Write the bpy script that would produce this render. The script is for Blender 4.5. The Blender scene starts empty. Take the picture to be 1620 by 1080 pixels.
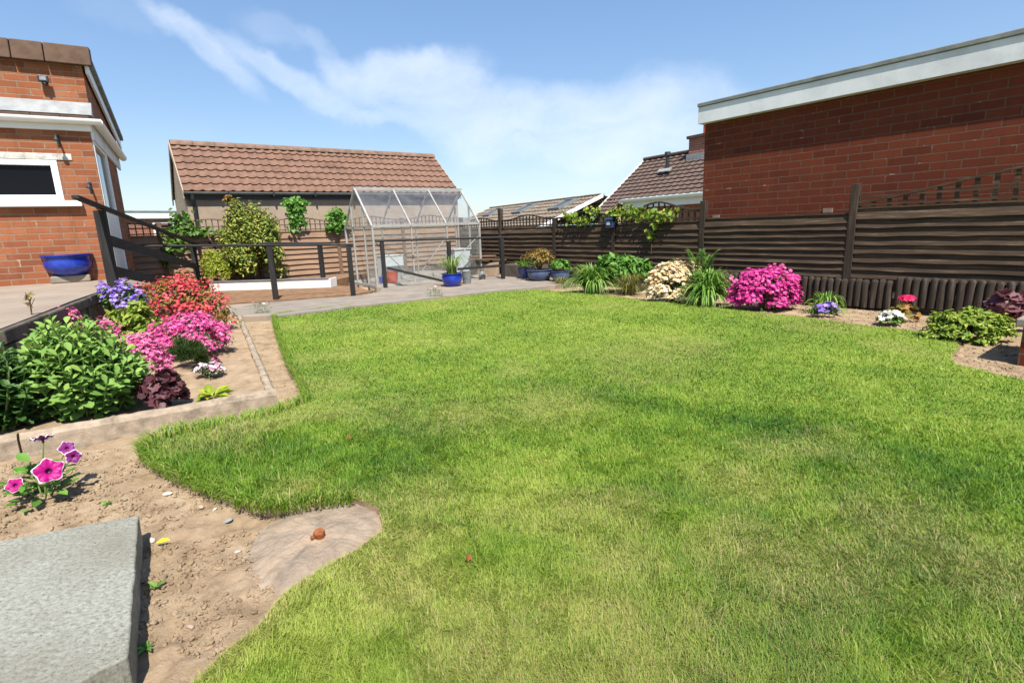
import bpy, bmesh, math, random
import numpy as np
from mathutils import Vector, Matrix

random.seed(7)
RNG = np.random.default_rng(11)
PI = math.pi
R = math.radians
S = bpy.context.scene
COL = S.collection

# ------------------------------------------------------------------ camera
FPX, H = 840.0, 1.10
PITCH, ROLL = math.atan(180 / FPX), R(2.1)
_f = Vector((0, math.cos(PITCH), -math.sin(PITCH)))
_r = Vector((1, 0, 0))
_u = Vector((0, math.sin(PITCH), math.cos(PITCH)))
CR = _r * math.cos(ROLL) - _u * math.sin(ROLL)
CU = _u * math.cos(ROLL) + _r * math.sin(ROLL)
CF = _f
CC = Vector((0, 0, H))
cam = bpy.data.cameras.new('camera')
cam.sensor_width = 36.0
cam.lens = FPX / 1620 * 36
cam.clip_start, cam.clip_end = 0.05, 4000
camo = bpy.data.objects.new('camera', cam)
camo.matrix_world = Matrix((
    (CR.x, CU.x, -CF.x, CC.x), (CR.y, CU.y, -CF.y, CC.y), (CR.z, CU.z, -CF.z, CC.z), (0, 0, 0, 1)))
COL.objects.link(camo)
S.camera = camo


def ray(px, py):
    return (CF + CR * ((px - 810) / FPX) + CU * ((540 - py) / FPX))


def G(px, py, z=0.0):
    d = ray(px, py)
    return CC + d * ((z - H) / d.z)


def Dp(px, py, Y):
    d = ray(px, py)
    return CC + d * (Y / d.y)


def depth(p):
    return (Vector(p) - CC).dot(CF)


def zat(p, py):
    q = Vector((p[0], p[1], 0)) - CC
    k = (540 - py) / FPX
    return (k * q.dot(CF) - q.dot(CU)) / (CU.z - k * CF.z)


class Frame:
    """local frame on the ground: x along rot, y 90 degrees to the left of it"""
    def __init__(s, o, rot):
        s.o, s.rot = Vector(o), rot
        s.x = Vector((math.cos(rot), math.sin(rot), 0))
        s.y = Vector((-math.sin(rot), math.cos(rot), 0))

    def loc(s, p):
        q = Vector(p) - s.o
        return Vector((q.dot(s.x), q.dot(s.y), q.z))

    def w(s, x, y, z=0):
        return s.o + s.x * x + s.y * y + Vector((0, 0, z))

    def front(s, px, py, y=0.0):      # hit the plane local y
        d = ray(px, py)
        t = (s.w(0, y) - CC).dot(s.y) / d.dot(s.y)
        return s.loc(CC + d * t)

    def side(s, px, py, x=0.0):       # hit the plane local x
        d = ray(px, py)
        t = (s.w(x, 0) - CC).dot(s.x) / d.dot(s.x)
        return s.loc(CC + d * t)


# ------------------------------------------------------------------ objects
def tag(o, label=None, cat=None, group=None, kind=None):
    if label: o['label'] = label
    if cat: o['category'] = cat
    if group: o['group'] = group
    if kind: o['kind'] = kind
    return o


def thing(name, label, cat, loc=(0, 0, 0), rot=0.0, group=None):
    o = bpy.data.objects.new(name, None)
    o.empty_display_size = 0.1
    COL.objects.link(o)
    o.location = loc
    o.rotation_euler = (0, 0, rot)
    return tag(o, label, cat, group)


def link(name, me, mat, parent):
    o = bpy.data.objects.new(name, me)
    COL.objects.link(o)
    for m in (mat if isinstance(mat, (list, tuple)) else [mat]):
        if m: me.materials.append(m)
    if parent: o.parent = parent
    return o


class MB:
    def __init__(s):
        s.v, s.f, s.m, s.cur = [], [], [], 0

    def add(s, vs, fs):
        n = len(s.v)
        s.v += [tuple(v) for v in vs]
        for f in fs:
            s.f.append(tuple(i + n for i in f))
            s.m.append(s.cur)
        return s

    def box(s, x0, x1, y0, y1, z0, z1):
        return s.add([(x0, y0, z0), (x1, y0, z0), (x1, y1, z0), (x0, y1, z0), (x0, y0, z1), (x1, y0, z1), (x1, y1, z1), (x0, y1, z1)],
                     [(0, 3, 2, 1), (4, 5, 6, 7), (0, 1, 5, 4), (1, 2, 6, 5), (2, 3, 7, 6), (3, 0, 4, 7)])

    def hexa(s, b, t):
        return s.add(list(b) + list(t), [(3, 2, 1, 0), (4, 5, 6, 7), (0, 1, 5, 4), (1, 2, 6, 5), (2, 3, 7, 6), (3, 0, 4, 7)])

    def beam(s, p, q, w, h=None, up=(0, 0, 1)):
        h = h or w
        p, q = Vector(p), Vector(q)
        d = (q - p).normalized()
        a = d.cross(Vector(up))
        if a.length < 1e-4: a = d.cross(Vector((0, 1, 0)))
        a.normalize()
        b = a.cross(d).normalized()
        o = [a * (sx * w / 2) + b * (sy * h / 2) for sx, sy in ((-1, -1), (1, -1), (1, 1), (-1, 1))]
        return s.hexa([p + k for k in o], [q + k for k in o])

    def tube(s, p, q, r0, r1=None, n=10, cap=True):
        r1 = r0 if r1 is None else r1
        p, q = Vector(p), Vector(q)
        d = (q - p).normalized()
        a = d.orthogonal().normalized()
        b = d.cross(a)
        vs = []
        for c, r in ((p, r0), (q, r1)):
            vs += [c + (a * math.cos(2 * PI * i / n) + b * math.sin(2 * PI * i / n)) * r for i in range(n)]
        fs = [(i, (i + 1) % n, n + (i + 1) % n, n + i) for i in range(n)]
        if cap: fs += [tuple(range(n - 1, -1, -1)), tuple(range(n, 2 * n))]
        return s.add(vs, fs)

    def path(s, pts, r, n=8):
        for i in range(len(pts) - 1):
            r0 = r[i] if isinstance(r, (list, tuple)) else r
            r1 = r[i + 1] if isinstance(r, (list, tuple)) else r
            s.tube(pts[i], pts[i + 1], r0, r1, n, True)
        return s

    def lathe(s, prof, c=(0, 0, 0), n=28, closed_bottom=True):
        vs, fs = [], []
        for r, z in prof:
            for i in range(n):
                a = 2 * PI * i / n
                vs.append((c[0] + r * math.cos(a), c[1] + r * math.sin(a), c[2] + z))
        for j in range(len(prof) - 1):
            for i in range(n):
                k = (i + 1) % n
                fs.append((j * n + i, j * n + k, (j + 1) * n + k, (j + 1) * n + i))
        if closed_bottom: fs.append(tuple(range(n - 1, -1, -1)))
        return s.add(vs, fs)

    def prism(s, pts, z0, z1, top=True, bottom=False):
        n = len(pts)
        vs = [(p[0], p[1], z0) for p in pts] + [(p[0], p[1], z1) for p in pts]
        fs = [(i, (i + 1) % n, n + (i + 1) % n, n + i) for i in range(n)]
        if top: fs.append(tuple(range(n, 2 * n)))
        if bottom: fs.append(tuple(range(n - 1, -1, -1)))
        return s.add(vs, fs)

    def build(s, name, mat, parent=None, smooth=False, bevel=0, seg=2):
        me = bpy.data.meshes.new(name)
        me.from_pydata(s.v, [], s.f)
        me.update()
        me.polygons.foreach_set('material_index', s.m)
        bm = bmesh.new(); bm.from_mesh(me)
        bmesh.ops.recalc_face_normals(bm, faces=bm.faces)
        bm.to_mesh(me); bm.free()
        if smooth:
            me.polygons.foreach_set('use_smooth', [True] * len(me.polygons))
            try: me.set_sharp_from_angle(angle=R(40))
            except Exception: pass
        o = link(name, me, mat, parent)
        if bevel:
            b = o.modifiers.new('bevel', 'BEVEL')
            b.width, b.segments, b.limit_method = bevel, seg, 'ANGLE'
        return o


def np_mesh(name, V, T, mat, parent=None, attrs=None, smooth=False):
    V = np.asarray(V, np.float32); T = np.asarray(T, np.int32)
    me = bpy.data.meshes.new(name)
    k = T.shape[1]
    me.vertices.add(len(V)); me.vertices.foreach_set('co', V.ravel())
    me.loops.add(T.size); me.loops.foreach_set('vertex_index', T.ravel())
    me.polygons.add(len(T))
    me.polygons.foreach_set('loop_start', np.arange(0, T.size, k, dtype=np.int32))
    if smooth: me.polygons.foreach_set('use_smooth', np.ones(len(T), bool))
    for a, val in (attrs or {}).items():
        at = me.attributes.new(a, 'FLOAT', 'POINT')
        at.data.foreach_set('value', np.asarray(val, np.float32))
    me.update(calc_edges=True); me.validate()
    return link(name, me, mat, parent)


def nrm(a):
    return a / (np.linalg.norm(a, axis=-1, keepdims=True) + 1e-9)


def frames(Y, N):
    Y = nrm(Y); X = nrm(np.cross(Y, N)); Z = np.cross(X, Y)
    return X, Y, Z


def inst(tv, tf, pos, Y, N, sc):
    """instances of a triangle template; sc (n,3) scales x (width), y (length), z"""
    tv = np.asarray(tv, float); tf = np.asarray(tf)
    X, Y, Z = frames(Y, N)
    n = len(pos)
    P = tv[None] * sc[:, None, :]
    V = pos[:, None] + P[..., 0:1] * X[:, None] + P[..., 1:2] * Y[:, None] + P[..., 2:3] * Z[:, None]
    T = tf[None] + (np.arange(n) * len(tv))[:, None, None]
    return V.reshape(-1, 3), T.reshape(-1, tf.shape[1])


def vnoise(x, y, seed=0):
    """smooth value noise, numpy"""
    xi, yi = np.floor(x).astype(np.int64), np.floor(y).astype(np.int64)
    fx, fy = x - xi, y - yi
    fx, fy = fx * fx * (3 - 2 * fx), fy * fy * (3 - 2 * fy)

    def h(a, b):
        k = (a * 374761393 + b * 668265263 + seed * 974711) & 0x7fffffff
        k = ((k ^ (k >> 13)) * 1274126177) & 0x7fffffff
        return ((k ^ (k >> 16)) & 0xffff) / 65535.0
    return (h(xi, yi) * (1 - fx) + h(xi + 1, yi) * fx) * (1 - fy) + (h(xi, yi + 1) * (1 - fx) + h(xi + 1, yi + 1) * fx) * fy


def fbm(x, y, oct=4, seed=0):
    a, t, s = 1.0, 0.0, 0.0
    for i in range(oct):
        s = s + a * vnoise(x * 2 ** i, y * 2 ** i, seed + i)
        t += a; a *= .5
    return s / t


def inside(pts, poly):
    x, y = pts[:, 0], pts[:, 1]
    c = np.zeros(len(pts), bool)
    n = len(poly)
    for i in range(n):
        x0, y0 = poly[i][0], poly[i][1]; x1, y1 = poly[(i + 1) % n][0], poly[(i + 1) % n][1]
        if y0 == y1: continue
        k = ((y0 > y) != (y1 > y)) & (x < (x1 - x0) * (y - y0) / (y1 - y0) + x0)
        c ^= k
    return c


# ------------------------------------------------------------------ materials
def srgb(r, g, b):
    return tuple(((c / 255) / 12.92 if c <= 10 else (((c / 255) + .055) / 1.055) ** 2.4) for c in (r, g, b)) + (1,)


class Mat:
    def __init__(s, name):
        s.m = bpy.data.materials.new(name); s.m.use_nodes = True
        s.t = s.m.node_tree; s.t.nodes.clear()
        s.out = s.n('ShaderNodeOutputMaterial')
        s.b = s.n('ShaderNodeBsdfPrincipled')
        s.l(s.b.outputs[0], s.out.inputs[0])
        s._tc = None

    def n(s, t, **kw):
        o = s.t.nodes.new(t)
        for k, v in kw.items(): setattr(o, k, v)
        return o

    def l(s, a, b): s.t.links.new(a, b)

    def co(s):
        if not s._tc: s._tc = s.n('ShaderNodeTexCoord')
        return s._tc.outputs['Object']

    def scaled(s, sc):
        m = s.n('ShaderNodeMapping'); m.inputs['Scale'].default_value = sc
        s.l(s.co(), m.inputs[0]); return m.outputs[0]

    def noise(s, scale, detail=4, rough=.55, vec=None):
        o = s.n('ShaderNodeTexNoise'); o.inputs['Scale'].default_value = scale
        o.inputs['Detail'].default_value = detail; o.inputs['Roughness'].default_value = rough
        s.l(vec or s.co(), o.inputs['Vector']); return o.outputs['Fac']

    def ramp(s, fac, stops, interp='LINEAR'):
        o = s.n('ShaderNodeValToRGB'); o.color_ramp.interpolation = interp
        e = o.color_ramp.elements
        while len(e) < len(stops): e.new(.5)
        for k, (p, c) in zip(e, stops): k.position = p; k.color = c if len(c) == 4 else tuple(c) + (1,)
        s.l(fac, o.inputs[0]); return o.outputs[0]

    def mix(s, fac, a, b, mode='MIX'):
        o = s.n('ShaderNodeMix', data_type='RGBA', blend_type=mode)
        for i, v in ((0, fac), (6, a), (7, b)):
            if hasattr(v, 'is_linked'): s.l(v, o.inputs[i])
            else: o.inputs[i].default_value = v if i == 0 else (tuple(v) if len(v) == 4 else tuple(v) + (1,))
        return o.outputs[2]

    def math(s, op, a, b=0.0, clamp=False):
        o = s.n('ShaderNodeMath', operation=op, use_clamp=clamp)
        for i, v in ((0, a), (1, b)):
            if hasattr(v, 'is_linked'): s.l(v, o.inputs[i])
            else: o.inputs[i].default_value = v
        return o.outputs[0]

    def bump(s, h, strength=.4, dist=.01, prev=None):
        o = s.n('ShaderNodeBump'); o.inputs['Strength'].default_value = strength; o.inputs['Distance'].default_value = dist
        s.l(h, o.inputs['Height'])
        if prev: s.l(prev, o.inputs['Normal'])
        s.l(o.outputs[0], s.b.inputs['Normal']); return o.outputs[0]

    def base(s, c):
        if hasattr(c, 'is_linked'): s.l(c, s.b.inputs['Base Color'])
        else: s.b.inputs['Base Color'].default_value = c

    def rough(s, v, spec=.3):
        s.b.inputs['Roughness'].default_value = v; s.b.inputs['Specular IOR Level'].default_value = spec

    def attr(s, name):
        o = s.n('ShaderNodeAttribute', attribute_name=name); return o.outputs['Fac']


def simple(name, c1, c2, scale=6, rough=.7, bump=.2, bscale=60, spec=.3, metal=0, stretch=None, bdist=.004, dirt=None, dscale=2):
    m = Mat(name)
    v = m.scaled(stretch) if stretch else None
    c = m.ramp(m.noise(scale, 6, .6, v), [(.3, c1), (.7, c2)])
    if dirt: c = m.mix(m.ramp(m.noise(dscale, 6, .65), [(.5, (0, 0, 0)), (.68, (.8, .8, .8))]), c, dirt)
    m.base(c); m.rough(rough, spec); m.b.inputs['Metallic'].default_value = metal
    if bump: m.bump(m.noise(bscale, 5, .6, v), bump, bdist)
    return m.m


def leafmat(name, stops, trans=.3, rough=.5, spec=.3):
    m = Mat(name)
    c = m.ramp(m.attr('rnd'), [(i / max(1, len(stops) - 1), k) for i, k in enumerate(stops)])
    m.base(c); m.rough(rough, spec)
    if trans:
        t = m.n('ShaderNodeBsdfTranslucent'); m.l(c, t.inputs[0])
        x = m.n('ShaderNodeMixShader'); x.inputs[0].default_value = trans
        m.l(m.b.outputs[0], x.inputs[1]); m.l(t.outputs[0], x.inputs[2]); m.l(x.outputs[0], m.out.inputs[0])
    return m.m


def brickmat(name, cols, mortar, bw, rh, ms=.012, bump=.5, seed=0.0, stain=None):
    m = Mat(name)
    sep = m.n('ShaderNodeSeparateXYZ'); m.l(m.co(), sep.inputs[0])
    cmb = m.n('ShaderNodeCombineXYZ')
    m.l(m.math('ADD', m.math('ADD', sep.outputs[0], sep.outputs[1]), seed), cmb.inputs[0]); m.l(sep.outputs[2], cmb.inputs[1])
    nz = m.n('ShaderNodeTexNoise'); nz.inputs['Scale'].default_value = 9; nz.inputs['Detail'].default_value = 3
    m.l(m.co(), nz.inputs['Vector'])
    va = m.n('ShaderNodeVectorMath', operation='MULTIPLY_ADD')
    m.l(nz.outputs['Color'], va.inputs[0]); va.inputs[1].default_value = (.012, .012, 0); m.l(cmb.outputs[0], va.inputs[2])
    b = m.n('ShaderNodeTexBrick'); m.l(va.outputs[0], b.inputs['Vector'])
    b.inputs['Scale'].default_value = 1; b.inputs['Brick Width'].default_value = bw; b.inputs['Row Height'].default_value = rh
    b.inputs['Mortar Size'].default_value = ms; b.inputs['Mortar Smooth'].default_value = .25; b.inputs['Bias'].default_value = 0
    b.inputs['Color1'].default_value = (0, 0, 0, 1); b.inputs['Color2'].default_value = (1, 1, 1, 1); b.inputs['Mortar'].default_value = (.5, .5, .5, 1)
    c = m.ramp(b.outputs['Color'], [(i / (len(cols) - 1), k) for i, k in enumerate(cols)])
    c = m.mix(m.ramp(m.noise(40, 6, .7), [(.3, (0, 0, 0)), (.75, (.45, .45, .45))]), c, cols[0])
    if stain: c = m.mix(m.ramp(m.noise(1.7, 6, .65), [(.5, (0, 0, 0)), (.75, (.6, .6, .6))]), c, stain)
    mo = m.mix(m.noise(25, 4), mortar, tuple(x * .55 for x in mortar[:3]))
    mo = m.mix(m.ramp(m.noise(5.5, 5, .7), [(.6, (0, 0, 0)), (.72, (.75, .75, .75))]), mo, (.50, .46, .42, 1))
    c = m.mix(b.outputs['Fac'], c, mo)
    st = m.n('ShaderNodeMapping'); st.inputs['Scale'].default_value = (3.2, 3.2, .35); m.l(m.co(), st.inputs[0])
    c = m.mix(m.ramp(m.noise(2.2, 6, .7, st.outputs[0]), [(.52, (0, 0, 0)), (.74, (.30, .30, .30))]), c, tuple(x * .45 for x in cols[0][:3]))
    c = m.mix(m.ramp(m.noise(21, 6, .75), [(.66, (0, 0, 0)), (.76, (.35, .35, .35))]), c, (.45, .38, .33, 1))
    m.base(c); m.rough(.88, .2)
    h = m.math('SUBTRACT', m.math('MULTIPLY', m.noise(90, 5, .7), .35), b.outputs['Fac'])
    m.bump(h, bump, .008)
    return m.m


def woodmat(name, c1, c2, c3, axis=0, rough=.8):
    m = Mat(name)
    st = [12, 12, 12]; st[axis] = .8
    v = m.scaled(tuple(st))
    g = m.noise(3, 8, .7, v)
    c = m.ramp(g, [(.3, c1), (.55, c2), (.75, c3)])
    c = m.mix(m.ramp(m.noise(1.3, 5), [(.4, (0, 0, 0)), (.7, (.6, .6, .6))]), c, c1)
    m.base(c); m.rough(rough, .25); m.bump(g, .35, .004)
    return m.m


def glassmat(name, tint=(.95, .97, .97, 1), refl=.9, dirt=.0, dcol=(.6, .6, .55, 1)):
    m = Mat(name)
    m.t.nodes.remove(m.b)
    tr = m.n('ShaderNodeBsdfTransparent'); tr.inputs[0].default_value = tint
    gl = m.n('ShaderNodeBsdfGlossy'); gl.inputs['Roughness'].default_value = .03
    ge = m.n('ShaderNodeNewGeometry'); vd = m.n('ShaderNodeVectorMath', operation='DOT_PRODUCT')
    m.l(ge.outputs['Incoming'], vd.inputs[0]); m.l(ge.outputs['Normal'], vd.inputs[1])
    fz = m.math('ADD', m.math('MULTIPLY', m.math('POWER', m.math('SUBTRACT', 1.0, m.math('ABSOLUTE', vd.outputs['Value'])), 5.0), .9), .07)
    x = m.n('ShaderNodeMixShader'); m.l(m.math('MULTIPLY', fz, refl), x.inputs[0])
    m.l(tr.outputs[0], x.inputs[1]); m.l(gl.outputs[0], x.inputs[2])
    o = x.outputs[0]
    if dirt:
        df = m.n('ShaderNodeBsdfDiffuse'); df.inputs[0].default_value = dcol
        y = m.n('ShaderNodeMixShader')
        m.l(m.ramp(m.noise(3, 6, .65), [(.3, (dirt * .4,) * 3), (.8, (dirt * 1.6,) * 3)]), y.inputs[0])
        m.l(o, y.inputs[1]); m.l(df.outputs[0], y.inputs[2]); o = y.outputs[0]
    m.l(o, m.out.inputs[0])
    return m.m


M = {}
M['soil'] = None


def soilmat(name, a, b, c):
    m = Mat(name)
    n1 = m.noise(7, 8, .7)
    col = m.ramp(n1, [(.28, a), (.5, b), (.72, c)])
    col = m.mix(m.ramp(m.noise(160, 3, .6), [(.55, (0, 0, 0)), (.75, (.55, .55, .55))]), col, a)
    vo = m.n('ShaderNodeTexVoronoi'); vo.inputs['Scale'].default_value = 75; m.l(m.co(), vo.inputs['Vector'])
    sp = m.ramp(vo.outputs['Distance'], [(.06, (1, 1, 1)), (.12, (0, 0, 0))])
    wn = m.ramp(vo.outputs['Color'], [(.72, (0, 0, 0)), (.8, (.7, .7, .7))])
    col = m.mix(m.mix(1.0, sp, wn, 'MULTIPLY'), col, (.55, .45, .36, 1))
    m.base(col); m.rough(.95, .1)
    h = m.math('ADD', m.math('MULTIPLY', m.noise(55, 8, .75), 1.0), m.math('MULTIPLY', m.noise(240, 3, .7), .3))
    m.bump(h, .9, .012)
    return m.m


M['soil'] = soilmat('dry soil', (.19, .13, .078), (.335, .243, .153), (.43, .33, .22))
M['soil_dark'] = soilmat('bed soil', (.12, .066, .036), (.22, .13, .075), (.30, .19, .115))
M['concrete'] = simple('weathered concrete', (.22, .17, .118), (.41, .325, .24), 14, .9, .8, 90, dirt=(.13, .105, .078, 1), dscale=8)
M['patio'] = simple('patio paving', (.235, .185, .14), (.32, .26, .20), 3, .9, .4, 90, dirt=(.17, .13, .10, 1), dscale=1.5)
M['path'] = simple('path concrete', (.18, .155, .13), (.26, .225, .185), 4, .9, .5, 90, dirt=(.34, .25, .18, 1), dscale=1.2)
M['stone'] = None
_m = Mat('grey stone')
_v = _m.scaled((3.2, 4.4, 4))
_c = _m.ramp(_m.noise(19, 9, .82, _v), [(.35, (.085, .085, .07)), (.46, (.24, .24, .20)), (.62, (.385, .385, .33))])
_c = _m.mix(_m.ramp(_m.noise(2.2, 6, .6), [(.46, (0, 0, 0)), (.7, (.65, .65, .65))]), _c, (.16, .145, .105, 1))
_c = _m.mix(_m.ramp(_m.noise(140, 2, .5), [(.64, (0, 0, 0)), (.72, (.8, .8, .8))]), _c, (.06, .06, .05, 1))
_m.base(_c); _m.rough(.9, .2)
_m.bump(_m.noise(42, 10, .82, _v), .6, .009)
M['stone'] = _m.m
M['wall_dark'] = simple('stained retaining wall', (.05, .043, .036), (.16, .13, .10), 4, .95, .7, 40, bdist=.01)
M['upvc'] = simple('white upvc', (.76, .77, .77), (.82, .82, .81), 3, .35, 0, spec=.5)
M['white_paint'] = simple('white painted board', (.70, .70, .68), (.80, .80, .77), 4, .6, .1, 40, dirt=(.42, .41, .38, 1), dscale=1.1)
M['fascia_grey'] = simple('weathered white fascia', (.62, .63, .63), (.74, .745, .74), 2.2, .6, .1, 30, stretch=(1, 1, .12), dirt=(.5, .5, .5, 1), dscale=1.4)
M['felt'] = simple('roof felt', (.13, .14, .13), (.24, .25, .235), 5, .9, .4, 90)
M['lead'] = simple('lead flashing', (.19, .20, .205), (.33, .34, .335), 6, .6, .3, 20, dirt=(.24, .22, .20, 1))
M['lintel'] = simple('pale stone lintel', (.46, .44, .40), (.62, .60, .56), 12, .9, .6, 60, dirt=(.22, .20, .17, 1), dscale=9)
M['brick_orange'] = brickmat('orange brick', [(.19, .062, .030), (.29, .096, .040), (.36, .13, .056), (.25, .078, .034)], (.30, .21, .145, 1),   .25, .0825, .008, stain=(.36, .17, .10, 1))
M['brick_red'] = brickmat('dark red brick', [(.108, .023, .010), (.143, .031, .0135), (.16, .038, .016), (.124, .027, .0118)], (.15, .085, .055, 1),   .30, .099, .008, stain=(.085, .020, .015, 1), seed=.4)
M['brick_far'] = brickmat('red brick far', [(.25, .075, .045), (.36, .12, .07), (.30, .09, .05)], (.35, .28, .22, 1), .24, .08)
M['tile_red'] = simple('terracotta concrete tile', (.14, .078, .052), (.215, .122, .084), 5, .85, .5, 80, dirt=(.11, .062, .043, 1), dscale=2.2)
M['tile_ridge'] = simple('ridge tile', (.14, .085, .058), (.24, .15, .105), 7, .9, .5, 60, dirt=(.12, .085, .06, 1), dscale=4)
M['tile_brown'] = simple('brown concrete tile', (.085, .055, .044), (.14, .098, .078), 4, .85, .4, 60)
M['tile_grey'] = simple('grey brown tile', (.15, .115, .085), (.225, .18, .135), 3, .85, .4, 40, dirt=(.10, .08, .06, 1))
M['tile_cap'] = simple('verge tile', (.07, .042, .028), (.12, .073, .048), 8, .9, .5, 60, dirt=(.11, .07, .05, 1), dscale=5)
M['render'] = simple('pebbledash render', (.31, .235, .17), (.41, .32, .235), 30, .95, .8, 160, bdist=.008, dirt=(.27, .21, .155, 1), dscale=1.5)
M['black_plastic'] = simple('black plastic', (.012, .012, .013), (.03, .03, .03), 5, .45, 0, spec=.5)
M['black_wood'] = woodmat('dark painted timber', (.012, .011, .011), (.026, .024, .023), (.05, .045, .042), 2)
M['black_rail'] = woodmat('dark rail timber', (.016, .015, .015), (.034, .032, .031), (.07, .066, .064), 0)
M['fence_dark'] = woodmat('dark fence board', (.028, .0175, .0105), (.078, .050, .030), (.225, .158, .094), 0)
M['fence_tan'] = woodmat('tan fence board', (.18, .108, .07), (.29, .185, .12), (.37, .25, .17), 0)
M['post_dark'] = woodmat('dark fence post', (.022, .015, .011), (.055, .038, .027), (.11, .078, .055), 2)
M['post_tan'] = woodmat('tan fence post', (.10, .062, .042), (.17, .105, .07), (.23, .15, .10), 2)
M['log'] = woodmat('log edging timber', (.018, .013, .009), (.045, .033, .024), (.15, .115, .085), 2)
M['alu'] = simple('dull aluminium', (.33, .32, .29), (.46, .45, .41), 8, .5, .1, 60, metal=.3, spec=.5)
M['glass'] = glassmat('greenhouse glass', dirt=.10, dcol=(.6, .6, .57, 1))
M['glass_roof'] = glassmat('greenhouse roof glass', dirt=.08, dcol=(.66, .66, .68, 1), refl=1.2)
M['window_glass'] = None
_m = Mat('window glass'); _m.base((.006, .006, .008, 1)); _m.rough(.04, .12)
M['window_glass'] = _m.m
_m = Mat('roof window glass'); _m.base((.06, .068, .07, 1)); _m.rough(.3, .25)
M['sky_glass'] = _m.m
_m = Mat('blue glaze')
_m.base(_m.ramp(_m.noise(5, 5), [(.3, (.008, .018, .17)), (.55, (.012, .035, .33)), (.8, (.03, .09, .42))])); _m.rough(.16, .6)
M['blue_glaze'] = _m.m
M['navy_glaze'] = simple('navy glaze', (.012, .018, .06), (.03, .045, .12), 4, .25, 0, spec=.6)
M['slate_glaze'] = simple('slate blue glaze', (.035, .05, .11), (.09, .12, .20), 4, .3, 0, spec=.5)
M['terracotta_pot'] = simple('orange red plastic', (.40, .055, .028), (.50, .09, .045), 5, .5, 0)
M['grey_plastic'] = simple('grey plastic', (.13, .14, .135), (.22, .23, .22), 4, .5, 0)
M['pale_panel'] = simple('pale panel', (.42, .47, .49), (.55, .58, .58), 3, .6, 0)
M['rust'] = simple('rusted iron', (.11, .033, .014), (.36, .125, .035), 30, .9, .8, 120)
M['grey_box'] = simple('weathered timber box', (.20, .14, .095), (.33, .24, .17), 8, .9, .3, 40)
M['metal_grey'] = simple('grey metal', (.25, .26, .27), (.4, .41, .42), 8, .4, 0, metal=.6)
M['ground'] = simple('grassland', (.06, .085, .025), (.12, .135, .05), .3, .95, 0)
M['hill'] = simple('distant hill', (.10, .15, .16), (.14, .19, .19), .01, .95, 0)
M['stem'] = simple('brown stem', (.07, .045, .025), (.14, .09, .055), 30, .9, .3, 60)
M['green_stem'] = simple('green stem', (.08, .14, .03), (.14, .21, .05), 30, .7, 0)
M['yellow'] = simple('yellow petal', (.75, .52, .01), (.8, .6, .03), 30, .6, 0)
M['pebble'] = simple('pebble', (.20, .16, .125), (.42, .37, .31), 25, .85, .3, 60)
M['cable'] = simple('black cable', (.02, .02, .02), (.03, .03, .03), 5, .6, 0)

LM = lambda n, *s, **k: leafmat(n, s, **k)
M['l_sedum'] = LM('fleshy leaf', (.075, .155, .03), (.13, .25, .05), (.20, .34, .075), (.28, .40, .09), trans=.25, rough=.65, spec=.2)
M['l_green'] = LM('mid green leaf', (.04, .10, .012), (.085, .18, .025), (.15, .26, .045))
M['l_bright'] = LM('bright green leaf', (.05, .14, .015), (.10, .24, .03), (.18, .35, .06))
M['l_grass'] = LM('strap leaf', (.055, .12, .015), (.12, .22, .035), (.22, .31, .07), (.36, .38, .13))
M['l_strap'] = LM('daylily leaf', (.05, .13, .015), (.11, .24, .03), (.19, .34, .055), (.34, .44, .12))
M['l_ochre'] = LM('ochre grass leaf', (.10, .12, .025), (.20, .20, .05), (.32, .27, .09), (.12, .17, .03))
M['l_dark'] = LM('dark needle leaf', (.02, .05, .012), (.045, .09, .02), (.09, .13, .035))
M['l_gold'] = LM('variegated golden leaf', (.04, .09, .012), (.10, .17, .02), (.27, .30, .04), (.48, .45, .11))
M['l_conifer'] = LM('golden conifer leaf', (.16, .23, .02), (.30, .36, .03), (.42, .44, .05))
M['l_purple'] = LM('purple leaf', (.035, .012, .018), (.09, .028, .035), (.15, .055, .06), trans=.2)
M['l_rosy'] = LM('rosy bronze leaf', (.11, .035, .045), (.19, .08, .09), (.25, .13, .13), trans=.2)
M['l_orange'] = LM('bronze tinted leaf', (.10, .13, .02), (.22, .17, .03), (.36, .15, .04), (.15, .20, .03))
M['l_lime'] = LM('lime leaf', (.16, .28, .015), (.28, .38, .03), (.42, .44, .05), trans=.35)
M['l_yellowgreen'] = LM('yellow green leaf', (.10, .19, .02), (.22, .31, .035), (.36, .40, .07))
M['f_pink'] = LM('pink petal', (.62, .09, .26), (.76, .17, .38), (.80, .30, .48), trans=.2)
M['f_hot'] = LM('hot pink petal', (.60, .05, .24), (.75, .10, .34), (.80, .22, .44), trans=.2)
M['f_red'] = LM('red petal', (.48, .025, .055), (.66, .055, .10), (.75, .17, .14), trans=.2)
M['f_magenta'] = LM('magenta petal', (.48, .02, .20), (.66, .05, .30), (.76, .15, .42), trans=.2)
M['f_dusty'] = LM('dusty pink petal', (.34, .05, .15), (.50, .10, .22), (.60, .20, .32), trans=.2)
M['f_cream'] = LM('cream peach petal', (.74, .54, .27), (.80, .68, .42), (.83, .75, .55), (.74, .44, .17), trans=.2)
M['f_purple'] = LM('violet petal', (.19, .10, .50), (.32, .19, .64), (.46, .31, .74), trans=.2)
M['f_white'] = LM('white petal', (.78, .76, .70), (.84, .82, .78), trans=.2)
M['f_palepink'] = LM('pale pink petal', (.72, .36, .50), (.80, .60, .68), (.82, .74, .78), trans=.2)
M['f_crimson'] = LM('crimson petal', (.62, .01, .09), (.76, .03, .15), trans=.2)
M['f_rosy'] = LM('petunia face', (.30, .002, .125), (.42, .004, .185), trans=.15)
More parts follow.
